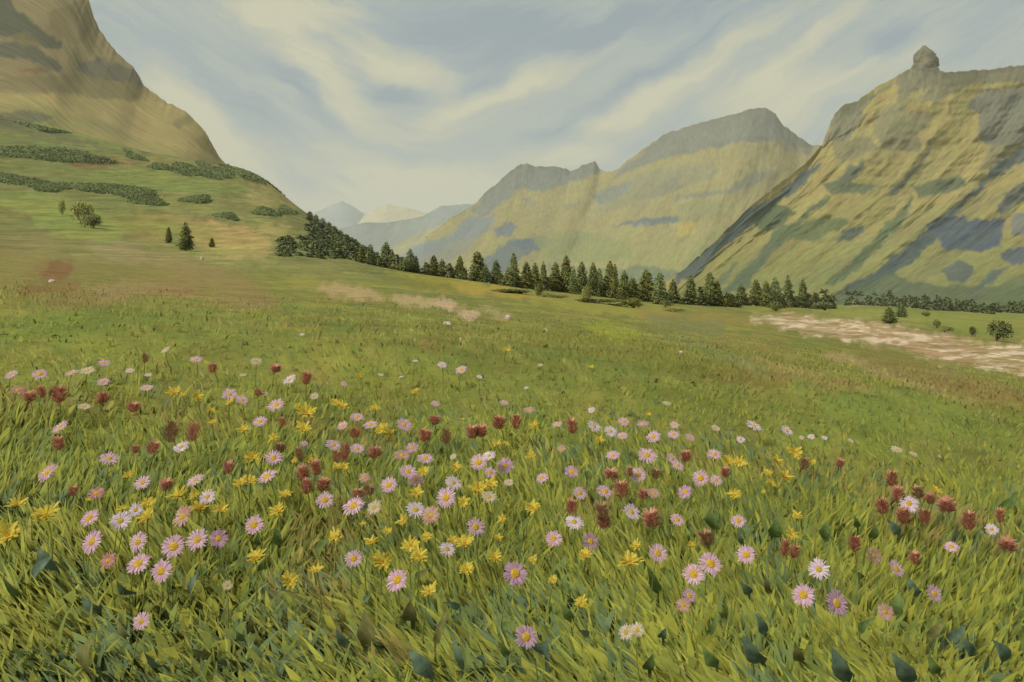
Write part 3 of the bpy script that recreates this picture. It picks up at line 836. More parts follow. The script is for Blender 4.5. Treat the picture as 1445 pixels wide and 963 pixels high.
for px, b, t, w, lab, k in ((1255, 457, 434, 20, 'left one of two small leaning conifers beyond the gravel bank', 3), (1272, 448, 430, 16, 'right one of two small conifers beyond the gravel bank', 5)):
    put_tree(px, b, t, w, 110, 400, CON[k], lab, 'small conifers beyond the gravel')

# ---- bushes
bushes = [
    (759, 440, 398, 18, 0, 'tall olive bush standing in front of the conifer row, below central crag'), (769, 441, 424, 30, 1, 'low dark bush at the foot of the tall olive bush'),
    (712, 433, 419, 66, 0, 'long low dark thicket left of the tall olive bush'), (735, 437, 424, 44, 2, 'dark green mound between the long thicket and tall olive bush'), (789, 448, 434, 30, 1, 'small spiky green bush right of the tall olive bush'),
    (829, 434, 397, 26, 1, 'upright brownish green bush in front of the middle conifers'), (824, 440, 422, 40, 0, 'dark low bush under the upright brownish bush'), (838, 450, 438, 74, 2, 'long flat dark thicket below the middle conifers'),
    (880, 457, 445, 60, 1, 'low olive thicket trailing right of the flat dark one'), (894, 443, 418, 36, 0, 'round dark bush on the grass before the conifers'), (950, 461, 450, 30, 1, 'small dull green bush at right end of trailing thickets'),
    (1406, 481, 449, 36, 2, 'round dark bush on the valley grass near the right edge'), (1322, 463, 450, 14, 0, 'small dark bush right of the two leaning conifers'), (1333, 469, 459, 24, 1, 'low spreading bush just right of the small dark one'),
    (1307, 447, 439, 16, 0, 'tiny dark bush behind the small ones on the valley grass'), (1372, 475, 459, 11, 2, 'thin upright shrub left of the round valley bush'),
    (116, 316, 280, 27, 1, 'large olive bush on the green left hillside'), (88, 303, 280, 12, 1, 'thin olive bush left of the large hillside bush'), (132, 322, 300, 30, 2, 'low dark bush at right foot of the large hillside bush'),
    (938, 434, 422, 24, 2, 'dark bush at the foot of the conifers left of the gravel'), (1094, 439, 424, 36, 0, 'dark bush just above the left tip of the gravel bank'), (1165, 434, 424, 34, 2, 'low dark bush behind the gravel bank at the wood edge'),
    (569, 383, 363, 20, 2, 'round dark bush between the left conifers of the row'),
]
for i, (px, b, t, w, k, lab) in enumerate(bushes):
    rng = (90, 330) if b > 330 else (120, 420)
    if px > 1200: rng = (90, 420)
    put_tree(px, b, t, w, *rng, BUS[k], lab, None, 'bush', 'bush', meshes=('stem', 'foliage'))

# ---- shrub belts on the left hill
belts = [
    (40, 217, 62, 12, 4, 'high dark shrub belt at the left edge of the hill'), (105, 222, 48, 13, 6, 'dark shrub belt left of the brown bank, high on the hill'), (25, 254, 42, 9, 8, 'dark shrub belt low at the left edge of the hill'), (68, 264, 36, 9, 4, 'short dark belt right of the left edge belt'),
    (130, 265, 46, 9, 4, 'left half of the long dark shrub belt across mid hill'), (180, 272, 50, 12, 9, 'thick middle of the long dark shrub belt across mid hill'), (210, 285, 26, 8, 4, 'right tail of the long dark shrub belt on the hill'),
    (230, 237, 22, 6, 8, 'thin shrub belt under the tan scree slope'), (268, 241, 28, 11, 12, 'dark shrub belt under the right end of scree'), (302, 243, 26, 13, 20, 'blue green shrub clump below the skyline notch'), (352, 247, 44, 9, 17, 'shrub belt running along the hill skyline'),
    (278, 282, 23, 8, -2, 'oval dark shrub clump alone on mid hill'), (321, 306, 18, 6, 10, 'small dark shrub clump right of the oval one'), (375, 300, 20, 8, 8, 'dark shrub clump below the dry gold patch'), (405, 298, 14, 8, 14, 'dark shrub clump at the hill skyline above the wood'),
    (190, 221, 18, 6, 22, 'short slanting dark shrub streak below the scree'), (60, 182, 34, 5, 12, 'grey shrub streak at the foot of the scree'),
]


def shrub_belt(px, py, rx, ry, ang, lab, i, y0=130, y1=700, name='shrub_belt', n=None, c0=(104, 118, 76), c1=(130, 140, 82)):
    rg = np.random.default_rng(900 + i)
    n = n or int(620 + rx * ry * 6)
    a = rg.uniform(0, 2 * math.pi, n); q = np.sqrt(rg.random(n)) * (1 + .25 * np.sin(3 * a + i) + .3 * (fbm(a * 4, a * 0 + i, 4, 3) - .5)) + .12 * np.minimum(2, rg.exponential(1, n)) * (rg.random(n) < .2) * (rx * ry > 250)
    ex, ey = rx * q * np.cos(a), ry * q * np.sin(a)
    t = math.radians(ang)
    xs = px + ex * math.cos(t) - ey * math.sin(t); ys = py + ex * math.sin(t) + ey * math.cos(t)
    Yg = np.exp(np.linspace(math.log(y0), math.log(y1), 500))
    P = []
    for x, y in zip(xs, ys):
        X = (x - CX) / F * Yg; Z = ground_z(X, Yg)
        k = int(np.argmin(np.abs(HY - F * (Z - ZC) / Yg - y)))
        P.append((X[k], Yg[k], Z[k]))
    P = np.array(P); Ym = P[:, 1].mean()
    hgt = 1.9 / F * Ym
    P[:, 2] += hgt * rg.random(n) * (1 - .6 * np.clip(q, 0, 1))
    ctr = P.mean(0); ctr[2] = P[:, 2].min()
    d = rg.normal(0, .7, (n, 3)); d[:, 2] += .5
    V, Fc, C = leaf_cloud(n, lambda r, m: (P - ctr, d), 4.0 / F * Ym, alb(*c0), alb(*c1), 900 + i, .1)
    me = mesh_np(name, V, orient(V, Fc, np.tile(np.array([[0, -1., .5]]), (len(V), 1))), M_SHRUB, C, normals=soft_normals(V, None, 1.0, i))
    return tag(link(name, me, loc=ctr), lab, 'shrubs', 'shrub belts on the left hill')


for i, (px, py, rx, ry, ang, lab) in enumerate(belts):
    shrub_belt(px, py, rx, ry * .72, ang, lab, i)


# ---- woods that read as one mass
def wood(name, spots, seed, c0, c1):
    """spots: list of (px, base, top, width, y0, y1)"""
    VV = []; FF = []; CC = []; NN = []; off = 0
    rg = np.random.default_rng(seed)
    for i, (px, b, t, w, y0, y1) in enumerate(spots):
        Y = find_Y(px, b, y0, y1); X = (px - CX) / F * Y; Z = float(ground_z(X, Y))
        H = max(4, HY - F * (Z - ZC) / Y - t) / F * Y; W = w / F * Y

        def samp(r, n):
            z = r.random(n) ** 1.3; a = r.uniform(0, 6.283, n); rad = .5 * (1 - z) ** .7 * np.sqrt(r.random(n)) + .03
            p = np.stack([rad * np.cos(a) * W, rad * np.sin(a) * W, z * H], -1)
            return p, np.stack([np.cos(a), np.sin(a), np.full(n, .1)], -1)
        V, Fc, C = leaf_cloud(190, samp, .26 * W, alb(*c0) * 1.15, alb(*c1) * 1.15, seed + i, .1)
        NN.append(soft_normals(V, (0, 0, .3 * H), .4, seed + i)); Fc = orient(V, Fc, V - np.array([0, 0, .3 * H])); V = V + np.array([X, Y, Z]); VV.append(V); FF.append(Fc + off); CC.append(C); off += len(V)
    me = mesh_np(name, np.concatenate(VV), np.concatenate(FF), M_SHRUB, np.concatenate(CC), normals=np.concatenate(NN))
    return tag(link(name, me), kind='stuff')


rg = np.random.default_rng(5)
sp = []
for i in range(230):            # right-hand belt of forest at the mountain's foot
    px = rg.uniform(1160, 1500); base = np.interp(px, [1160, 1250, 1330, 1500], [427, 430, 436, 444]) + rg.normal(0, 1.5)
    sp.append((px, base, base - rg.uniform(5, 17), rg.uniform(9, 20), 380, 900))
wood('forest', sp, 300, (96, 106, 72), (128, 134, 86))
sp = []
for i in range(150):            # under-storey of the row
    px = rg.uniform(500, 1170); base = np.interp(px, [r[0] for r in row], [r[1] for r in row]) + rg.normal(-1, 1.5)
    sp.append((px, base, base - rg.uniform(6, 17), rg.uniform(12, 22), 150, 235) if px < 1040 else (px, base, base - rg.uniform(5, 12), rg.uniform(12, 22), 260, 420))
wood('undergrowth', sp, 400, (94, 100, 60), (132, 134, 72))
sp = []
for i in range(150):            # dark wood on the shoulder of the left hill
    t = rg.random(); px = 395 + 125 * t
    lo = np.interp(px, [395, 440, 520], [362, 364, 370]); hi = np.interp(px, [395, 425, 460, 520], [340, 312, 324, 356])
    base = rg.uniform(hi + 3, lo)
    if px < 450 and base < 338 and px < 432: continue
    sp.append((px, base, base - (rg.uniform(3, 7) if px < 436 else rg.uniform(7, 14)), rg.uniform(12, 20), 120, 700))
wood('forest', sp, 600, (94, 108, 78), (134, 138, 82))

# ------------------------------------------------------------------ sward
def build_grass():
    n = 170000
    rg = RNG
    # depth log-uniform: same number of blades for each doubling of distance
    Y = np.exp(rg.uniform(math.log(1.15), math.log(60), n))
    keep = rg.random(n) < np.interp(Y, [2.5, 4.5, 9, 20, 60], [.85, .5, .25, .12, .02])
    Y = Y[keep]; n = len(Y)
    X = rg.uniform(-.80, .80, n) * Y
    X[Y < 1.6] *= 1.15
    # the sward goes on to both sides of the view
    k = 75000
    Ym = np.exp(rg.uniform(math.log(.7), math.log(14), k)); Xm = np.sign(rg.uniform(-1, 1, k)) * (.78 * Ym + 2.6 * rg.random(k))
    kk = rg.random(k) < np.interp(Ym, [2.5, 4.5, 14], [1, .6, .3])
    X = np.concatenate([X, Xm[kk]]); Y = np.concatenate([Y, Ym[kk]]); n = len(Y)
    Z = ground_z(X, Y)
    px, py = to_px(X, Y, Z)
    cl = fbm(X * 2.6, Y * 2.0, 71, 4); cl2 = fbm(X * .9 / np.maximum(1, Y / 8), Y * .8 / np.maximum(1, Y / 8), 81, 3); cl3 = fbm(X * 5.5, Y * 4, 91, 3)
    nearf = 1 - sstep(1.9, 3.0, Y)
    sc = (np.maximum(Y, 2) / 2.2) ** .42
    L = rg.uniform(.05, .12, n) * (.7 + .6 * cl) * sc
    L = L * (1 - .62 * sstep(2.4, 5.5, Y))
    L = L * (1 - .45 * sstep(12, 40, Y))
    Wd = rg.uniform(.0028, .0068, n) * (1 + 1.6 * nearf * rg.random(n) ** 2) * sc * (1 + .4 * sstep(6, 30, Y))
    broad = rg.random(n) < (.05 + .12 * nearf)
    Wd = np.where(broad, Wd * rg.uniform(2.0, 3.4, n) * (1 + .3 * nearf), Wd); L = np.where(broad, L * .85, L)
    # lean: clumps share a direction, near the front they lie over to the left
    th = 2 * math.pi * fbm(X * 1.3, Y * 1.3, 61, 2) * 1.5 + rg.normal(0, .9, n)
    ln = rg.uniform(.15, .75, n) + .15 * nearf
    dx = np.cos(th) * ln - .2 * nearf; dy = np.sin(th) * ln * .7
    segs = 6
    t = np.linspace(0, 1, segs + 1)
    # centre line
    cx_ = X[:, None] + L[:, None] * dx[:, None] * (t ** 1.6)[None]
    cy_ = Y[:, None] + L[:, None] * dy[:, None] * (t ** 1.6)[None]
    cz_ = Z[:, None] - .01 + L[:, None] * (t - .22 * ln[:, None] * t ** 2)
    # blade faces mostly to viewer, random twist
    tw = rg.normal(-.4, .38, n)
    wx = np.cos(tw); wy = np.sin(tw)
    prof = np.where(broad[:, None], np.array([.3, .68, .95, 1.0, .82, .48, .03])[None], np.array([.65, .9, 1.0, .92, .72, .42, .03])[None])
    hw = Wd[:, None] * prof
    A = np.stack([cx_ - wx[:, None] * hw, cy_ - wy[:, None] * hw, cz_], -1)
    B = np.stack([cx_ + wx[:, None] * hw, cy_ + wy[:, None] * hw, cz_], -1)
    V = np.stack([A, B], 2).reshape(n, -1, 3)
    base = np.arange(n)[:, None] * (2 * (segs + 1))
    q = np.array([[2 * i, 2 * i + 1, 2 * i + 3, 2 * i + 2] for i in range(segs)])
    Fc = (base[:, None, :] + q[None]).reshape(-1, 4)
    nr = np.stack([.25 * dx + .25 * rg.normal(0, 1, n), -.45 + .25 * rg.normal(0, 1, n), np.full(n, .9)], -1)
    NR = np.repeat((nr / np.linalg.norm(nr, axis=1, keepdims=True))[:, None], 2 * (segs + 1), 1).reshape(-1, 3)
    # colour
    pal = np.array([alb(154, 154, 60), alb(138, 144, 62), alb(122, 134, 64), alb(146, 134, 70), alb(162, 160, 80), alb(118, 132, 74)]) * 1.06
    r = rg.random(n) * .5 + cl3 * .35 + cl * .35
    idx = np.select([r < .39, r < .52, r < .66, r < .76, r < .9], [5, 2, 1, 0, 0], 4)
    brown = (fbm(X * 1.6, Y * 1.2, 131, 3) > .60) & (rg.random(n) < .5)
    idx = np.where(brown, 3, idx)
    teal = (fbm(X * 3.1, Y * 2.2, 171, 3) > .6) & (rg.random(n) < .38)
    pal = np.concatenate([pal, [alb(110, 128, 84)]]); idx = np.where(teal, 6, idx)
    C = pal[idx] * rg.uniform(.85, 1.15, (n, 1))
    # follow the drifts of drier grass further off
    mid = sstep(3.0, 7.5, Y)[:, None]
    far_c = ground_colour(X, px, py, Y)[0] * 1.12 * rg.uniform(.9, 1.15, (n, 1))
    C = C * (1 - .92 * mid) + far_c * .92 * mid
    Cv = np.repeat(C[:, None], 2 * (segs + 1), 1)
    Fc = orient(V.reshape(-1, 3), Fc, np.tile(np.array([[0, -1., .45]]), (V.shape[0] * V.shape[1], 1)))
    me = mesh_np('grass', V.reshape(-1, 3), Fc, leaf_mat('grass_blades', trans=.08, amount=.12, scale=30), Cv.reshape(-1, 3), normals=NR)
    tag(link('grass', me), kind='stuff')


build_grass()

# ------------------------------------------------------------------ flowers
S1 = lambda x, y: (x / 3.008, 480 + y / 3.008)
S2 = lambda x, y: (480 + x / 3.008, 480 + y / 3.008)
S3 = lambda x, y: (960 + x / 2.98, 480 + y / 2.98)
S4 = lambda x, y: (x / 3.008, 643 + y / 3.008)
S5 = lambda x, y: (480 + x / 3.008, 643 + y / 3.008)
S6 = lambda x, y: (960 + x / 2.98, 643 + y / 2.98)

# colour keys: p pale pink, w white, m mauve, f faded rose, d deep pink, c cream
DAISY = [(*S1(x, y), w / 3, k) for x, y, w, k in [
    (47, 148, 52, 'p'), (170, 147, 58, 'p'), (308, 140, 55, 'p'), (372, 130, 58, 'c'), (440, 98, 46, 'p'), (440, 177, 46, 'p'), (551, 132, 36, 'w'), (630, 148, 32, 'w'), (622, 205, 55, 'p'), (704, 42, 40, 'c'), (832, 83, 50, 'p'),
    (1088, 90, 44, 'c'), (1230, 170, 56, 'w'), (975, 230, 62, 'p'), (1027, 255, 52, 'p'), (1120, 230, 34, 'p'), (1172, 277, 70, 'p'), (1104, 347, 60, 'p'), (77, 213, 50, 'd'), (358, 283, 48, 'c'), (256, 370, 68, 'p'), (770, 455, 66, 'w'),
    (462, 505, 76, 'p'), (203, 562, 88, 'p'), (1160, 502, 72, 'p'), (1135, 582, 84, 'p'), (605, 607, 66, 'p'), (830, 597, 70, 'p'), (410, 650, 60, 'd'), (882, 665, 66, 'w'), (577, 722, 60, 'w'), (512, 768, 84, 'w'), (380, 755, 78, 'p'),
    (775, 750, 96, 'f'), (392, 857, 102, 'p'), (587, 855, 80, 'p'), (738, 878, 96, 'p'), (838, 850, 88, 'p'), (928, 845, 76, 'm'), (1078, 785, 80, 'p'), (1380, 680, 70, 'p'), (460, 938, 64, 'd'), (1415, 445, 60, 'p'), (1290, 440, 34, 'm'), (1030, 150, 30, 'c'), (1335, 240, 40, 'c')]]
DAISY += [(*S4(x, y), w / 3, k) for x, y, w, k in [(588, 460, 96, 'p'), (686, 492, 92, 'p'), (600, 707, 74, 'p'), (965, 553, 42, 'c')]]
DAISY += [(*S2(x, y), w / 3, k) for x, y, w, k in [
    (72, 328, 58, 'p'), (130, 360, 58, 'p'), (10, 365, 50, 'p'), (270, 360, 66, 'p'), (433, 107, 40, 'w'), (514, 127, 48, 'p'), (592, 157, 26, 'w'), (16, 187, 28, 'p'), (318, 90, 22, 'w'), (403, 270, 36, 'p'), (695, 268, 40, 'p'), (803, 297, 52, 'f'),
    (922, 358, 42, 'p'), (1078, 367, 62, 'w'), (1148, 387, 56, 'w'), (1198, 408, 46, 'p'), (1204, 347, 46, 'p'), (1068, 297, 34, 'w'), (1285, 357, 50, 'm'), (1330, 410, 56, 'p'), (1415, 402, 52, 'p'), (1420, 362, 38, 'p'), (1385, 270, 40, 'c'),
    (72, 463, 64, 'p'), (305, 458, 52, 'm'), (262, 490, 68, 'f'), (362, 502, 66, 'p'), (288, 560, 76, 'p'), (322, 595, 66, 'p'), (588, 520, 74, 'p'), (632, 493, 60, 'w'), (700, 535, 74, 'm'), (637, 563, 52, 'p'), (480, 608, 72, 'w'), (450, 668, 90, 'p'),
    (102, 585, 50, 'f'), (207, 618, 74, 'p'), (632, 665, 66, 'c'), (58, 703, 88, 'p'), (145, 712, 72, 'c'), (320, 722, 80, 'w'), (385, 742, 80, 'f'), (575, 793, 76, 'p'), (455, 890, 68, 'w'), (58, 930, 76, 'p'), (857, 587, 54, 'p'), (983, 560, 62, 'm'),
    (1017, 650, 60, 'p'), (1123, 645, 66, 'p'), (1330, 652, 56, 'f'), (1158, 492, 60, 'p'), (1303, 490, 80, 'p'), (1408, 505, 50, 'p'), (1432, 535, 50, 'p'), (1265, 572, 70, 'p'), (1237, 730, 78, 'w'), (993, 772, 78, 'w'), (905, 842, 72, 'p'),
    (1063, 857, 76, 'm'), (1348, 905, 84, 'p'), (1430, 765, 60, 'p'), (715, 605, 38, 'c'), (940, 460, 35, 'f'), (790, 204, 20, 'w'), (850, 108, 22, 'c'), (258, 158, 22, 'w'), (172, 148, 26, 'c'), (480, 495, 30, 'c')]]
DAISY += [(*S3(x, y), w / 3, k) for x, y, w, k in [
    (40, 408, 42, 'p'), (148, 372, 38, 'c'), (310, 362, 66, 'w'), (254, 420, 36, 'w'), (448, 383, 52, 'w'), (143, 482, 58, 'p'), (85, 580, 72, 'p'), (150, 590, 52, 'p'), (20, 640, 60, 'm'), (550, 407, 30, 'w'), (607, 412, 26, 'w'), (717, 423, 24, 'w'),
    (910, 460, 44, 'c'), (980, 480, 36, 'c'), (1090, 490, 20, 'c'), (962, 688, 76, 'w'), (243, 762, 60, 'p'), (278, 905, 78, 'p'), (1310, 797, 50, 'w'), (1140, 870, 56, 'p'), (510, 410, 22, 'c')]]
DAISY += [(*S6(x, y), w / 3, k) for x, y, w, k in [(127, 455, 96, 'p'), (57, 498, 90, 'p'), (583, 480, 84, 'w'), (815, 422, 72, 'f'), (908, 475, 76, 'p'), (517, 587, 92, 'p'), (657, 620, 108, 'm'), (1068, 582, 70, 'm'), (862, 660, 68, 'f'), (38, 590, 60, 'm'), (12, 632, 58, 'f')]]
DAISY += [(*S5(x, y), w / 3, k) for x, y, w, k in [(243, 530, 96, 'p'), (743, 500, 100, 'm'), (790, 768, 94, 'm'), (1215, 748, 66, 'c'), (1262, 742, 60, 'c')]]

YELLOW = [(*S1(x, y), w / 3) for x, y, w in [
    (740, 225, 60), (778, 236, 30), (838, 240, 50), (978, 268, 40), (900, 300, 36), (1300, 310, 80), (1262, 278, 28), (1035, 387, 60), (1290, 382, 70), (1164, 420, 50), (1070, 498, 66), (1020, 612, 62), (1064, 602, 60), (1428, 270, 45), (70, 700, 76),
    (195, 745, 104), (35, 830, 100), (520, 720, 46), (632, 695, 62), (625, 755, 80), (758, 665, 78), (825, 663, 46), (855, 715, 90), (935, 722, 60), (1212, 657, 58), (1180, 725, 66), (1430, 540, 44), (1310, 510, 50), (1250, 515, 28), (545, 575, 40),
    (1090, 922, 78), (1428, 835, 66), (375, 680, 28), (905, 350, 34)]]
YELLOW += [(*S4(x, y), w / 3) for x, y, w in [(1345, 490, 60), (1230, 538, 76)]]
YELLOW += [(*S2(x, y), w / 3) for x, y, w in [
    (15, 285, 50), (150, 293, 45), (320, 220, 40), (705, 45, 34), (1062, 120, 30), (1310, 318, 24), (825, 366, 44), (1102, 428, 42), (665, 445, 40), (705, 442, 30), (178, 380, 62), (212, 402, 44), (355, 562, 54), (492, 547, 54), (585, 632, 80), (640, 615, 70),
    (322, 655, 62), (525, 690, 60), (820, 718, 66), (270, 768, 56), (690, 765, 46), (200, 815, 42), (130, 860, 56), (300, 875, 76), (335, 918, 80), (530, 865, 84), (478, 852, 50), (180, 945, 90), (655, 925, 66), (1258, 875, 50), (1230, 945, 98), (1042, 915, 60),
    (18, 540, 46), (810, 490, 44), (85, 155, 30), (520, 340, 26)]]
YELLOW += [(*S5(x, y), w / 3) for x, y, w in [(540, 485, 66), (378, 578, 70), (905, 528, 42), (1023, 628, 58), (370, 347, 46), (670, 350, 40), (820, 445, 42), (98, 295, 28)]]
YELLOW += [(*S3(x, y), w / 3) for x, y, w in [(200, 510, 50), (250, 517, 56), (405, 508, 48), (483, 475, 66), (372, 562, 40), (440, 575, 64), (383, 605, 40), (232, 655, 58), (560, 514, 26), (1077, 637, 46), (465, 820, 58), (490, 740, 44), (350, 640, 22), (45, 860, 34)]]

RED = [(*S1(x, y), w / 3, h / 3) for x, y, w, h in [
    (250, 235, 66, 80), (178, 222, 36, 60), (125, 245, 50, 50), (438, 248, 56, 52), (567, 290, 50, 46), (727, 400, 64, 90), (818, 395, 56, 90), (575, 465, 36, 38), (648, 460, 48, 60), (250, 442, 48, 66), (708, 620, 52, 52), (1270, 490, 36, 70), (1342, 548, 50, 70),
    (1285, 570, 54, 70), (1300, 625, 50, 70), (1372, 620, 64, 60), (970, 545, 42, 60), (1187, 460, 48, 46), (1095, 225, 32, 32), (902, 122, 40, 46), (1300, 165, 48, 60), (1430, 500, 40, 52), (310, 645, 40, 44), (617, 80, 28, 44), (1198, 350, 28, 40), (1170, 125, 44, 40)]]
RED += [(*S2(x, y), w / 3, h / 3) for x, y, w, h in [
    (62, 398, 52, 46), (400, 343, 56, 42), (360, 410, 58, 60), (450, 415, 48, 70), (672, 355, 64, 60), (747, 350, 46, 66), (147, 482, 60, 56), (20, 480, 46, 84), (75, 657, 50, 48), (120, 642, 46, 56), (1150, 573, 60, 48), (1195, 640, 60, 80), (1285, 660, 42, 52),
    (1230, 560, 32, 42), (982, 712, 48, 66), (1110, 730, 60, 80), (1118, 775, 60, 60), (1322, 765, 72, 84), (985, 370, 46, 70), (560, 395, 54, 60), (600, 390, 50, 60), (1340, 570, 48, 44)]]
RED += [(*S3(x, y), w / 3, h / 3) for x, y, w, h in [
    (850, 702, 58, 70), (890, 590, 54, 70), (915, 655, 56, 74), (940, 745, 58, 80), (1025, 745, 52, 66), (1000, 645, 54, 56), (1050, 670, 44, 50), (1118, 700, 66, 70), (1213, 765, 62, 86), (1345, 745, 38, 66), (1375, 865, 66, 60), (110, 840, 68, 80), (440, 880, 46, 80), (478, 895, 46, 60),
    (733, 860, 54, 70), (190, 560, 42, 48), (25, 490, 48, 52), (520, 525, 40, 60), (670, 520, 34, 40), (985, 920, 44, 60)]]


def pdome(r, h, n=12, m=4):
    V = []; Fc = []
    for j in range(m):
        t = j / m
        rr = r * math.cos(t * math.pi / 2); z = h * math.sin(t * math.pi / 2)
        for k in range(n):
            a = 2 * math.pi * k / n + j * .26
            q = 1 + .1 * (random.random() - .5)
            V.append((rr * q * math.cos(a), rr * q * math.sin(a), z + .03 * r * (random.random() - .5)))
    for j in range(m - 1):
        for k in range(n):
            Fc.append((j * n + k, j * n + (k + 1) % n, (j + 1) * n + (k + 1) % n, (j + 1) * n + k))
    V.append((0, 0, h)); top = len(V) - 1
    for k in range(0, n, 2):
        Fc.append(((m - 1) * n + k, (m - 1) * n + (k + 1) % n, (m - 1) * n + (k + 2) % n, top))
    return V, Fc


def petal_ring(count, L, W, r0, seed, lift=.1, jitter=.18, layers=2, tip=.5, cols=None):
    rg = random.Random(seed); V = []; Fc = []; C = []
    for ly in range(layers):
        for i in range(count):
            a = 2 * math.pi * (i + .5 * ly + rg.uniform(-.35, .35)) / count
            l = L * (1 - .1 * ly) * rg.uniform(1 - jitter * 1.4, 1 + jitter * .5); w = W * rg.uniform(.75, 1.25)
            lf = lift * rg.uniform(.2, 1.9) + .05 * ly; z0 = .01 + .012 * ly
            ca, sa = math.cos(a), math.sin(a); tx, ty = -sa, ca
            bend = rg.uniform(-.15, .15) * l
            b = len(V); c = [cols[rg.randrange(len(cols))]] if cols else [None]
            for (t, ww) in ((0, .45), (.45, .95), (.82, 1.0), (1.0, tip)):
                r = r0 + (l - r0) * t
                z = z0 + lf * l * (t ** 1.0) - .1 * l * t * t
                ox = bend * t * t
                for s in (-1, 1):
                    V.append((r * ca + (s * w * ww * .5 + ox) * tx, r * sa + (s * w * ww * .5 + ox) * ty, z))
                    C.append(c[0])
            for q in range(3):
                Fc.append((b + 2 * q, b + 2 * q + 1, b + 2 * q + 3, b + 2 * q + 2))
    return V, Fc, C


M_PETAL = leaf_mat('petal', trans=.25, amount=.08, scale=8, rough=.8)
PCOL = {'p': [(216, 178, 192), (206, 164, 182), (224, 192, 202)], 'w': [(222, 202, 210), (228, 212, 214), (212, 188, 202)], 'm': [(196, 154, 176), (186, 144, 172), (204, 168, 184)],
        'f': [(196, 150, 140), (186, 146, 128), (200, 168, 156)], 'd': [(196, 134, 140), (188, 124, 128), (206, 152, 158)], 'c': [(206, 190, 164), (198, 184, 150), (212, 198, 180)]}
PET = {}
for k, cs in PCOL.items():
    PET[k] = []
    for j in range(3):
        V, Fc, C = petal_ring(32, .5, .05, .14, 50 + j + 7 * ord(k), cols=[alb(*c, k=1.0) for c in cs], tip=.45)
        PET[k].append(mesh_np('petals', V, Fc, M_PETAL, np.array(C)))
M_DISC = surface_mat('disc_florets', 14, 14, 14, .3, .6, .03, flat=alb(214, 174, 60, k=1.0))
M_DISC2 = surface_mat('yellow_disc', 14, 14, 14, .3, .6, .03, flat=alb(190, 136, 24, k=1.0))
DISC = []
for j in range(2):
    V, Fc = pdome(.19, .08); DISC.append(mesh_np('flower_center', V, Fc, M_DISC))
V, Fc = pdome(.14, .07); DISCY = mesh_np('flower_center', V, Fc, M_DISC2)
YPET = []
for j in range(5):
    V, Fc, C = petal_ring(13, .5, .115, .05, 500 + j, lift=.33, jitter=.4, layers=3, tip=.55, cols=[alb(*c, k=1.0) for c in ((208, 186, 66), (196, 172, 58), (216, 196, 86), (180, 158, 54))])
    YPET.append(mesh_np('petals', V, Fc, M_PETAL, np.array(C)))


def paintbrush(seed, cols):
    """unit-high flower spike of ragged bracts"""
    rg = random.Random(seed); V = []; Fc = []; C = []
    for i in range(84):
        t = (i + rg.random()) / 84
        a = i * 2.4 + rg.uniform(-.3, .3)
        R = .36 * math.sin(math.pi * (.16 + .74 * t)) ** .8
        z = -.5 + .9 * t; l = .26 * rg.uniform(.6, 1.4); w = .075 * rg.uniform(.7, 1.4)
        ca, sa = math.cos(a), math.sin(a)
        up = .75 + .5 * t
        d = Vector((ca, sa, up)).normalized(); s = Vector((-sa, ca, 0)); p = Vector((R * .35 * ca, R * .35 * sa, z))
        c = alb(*cols[rg.randrange(len(cols))], k=1.0); b = len(V)
        for (q, ww) in ((0, .5), (.5, 1), (.85, .7), (1.05, .12)):
            m = p + d * (q * (l + R * .45)) + Vector((ca, sa, 0)) * (.05 * q * q)
            for sg in (-1, 1):
                V.append(tuple(m + s * (sg * w * ww * .8))); C.append(c)
        for q in range(3):
            Fc.append((b + 2 * q, b + 2 * q + 1, b + 2 * q + 3, b + 2 * q + 2))
    return mesh_np('flower_spike', V, Fc, M_PETAL, np.array(C))


SPK = [paintbrush(700 + j, [(206, 150, 122), (196, 138, 112), (212, 162, 132), (184, 126, 102)]) for j in range(3)]
SPKD = [paintbrush(710 + j, [(176, 142, 106), (166, 132, 98), (184, 152, 114)]) for j in range(2)]


def stem_mesh(top, r, name='stem'):
    """bent tapering tube from the origin to top"""
    V = []; Fc = []; n = 5; sg = 5
    bx, by = random.uniform(-.03, .03), random.uniform(-.02, .02)
    for i in range(sg + 1):
        t = i / sg
        c = (top[0] * t + bx * math.sin(math.pi * t), top[1] * t + by * math.sin(math.pi * t), -.02 + (top[2] + .02) * t)
        rr = r * (1.15 - .4 * t)
        for k in range(n):
            a = 2 * math.pi * k / n
            V.append((c[0] + rr * math.cos(a), c[1] + rr * math.sin(a), c[2]))
    for i in range(sg):
        for k in range(n):
            Fc.append((i * n + k, i * n + (k + 1) % n, (i + 1) * n + (k + 1) % n, (i + 1) * n + k))
    return mesh_np(name, V, Fc, M_STEM)


# ---- labels that single out each flower: by look, by patch of meadow, by order in that patch
COLS = [(0, 'far left'), (150, 'left'), (330, 'centre-left'), (520, 'centre'), (720, 'right of centre'), (920, 'centre-right'), (1120, 'right'), (1290, 'far right')]
ROWS = [(0, 'most distant'), (545, 'distant'), (612, 'middle'), (672, 'nearer'), (742, 'near'), (815, 'nearest')]


def cell(px, py):
    c = [n for x, n in COLS if px >= x][-1]; r = [n for y, n in ROWS if py >= y][-1]
    return r, c


def side(i, n):
    if n == 1: return 'only one'
    if i == 0: return 'left one' if n == 2 else 'leftmost'
    if i == n - 1: return 'right one' if n == 2 else 'rightmost'
    return ORD[i] + ' from left'


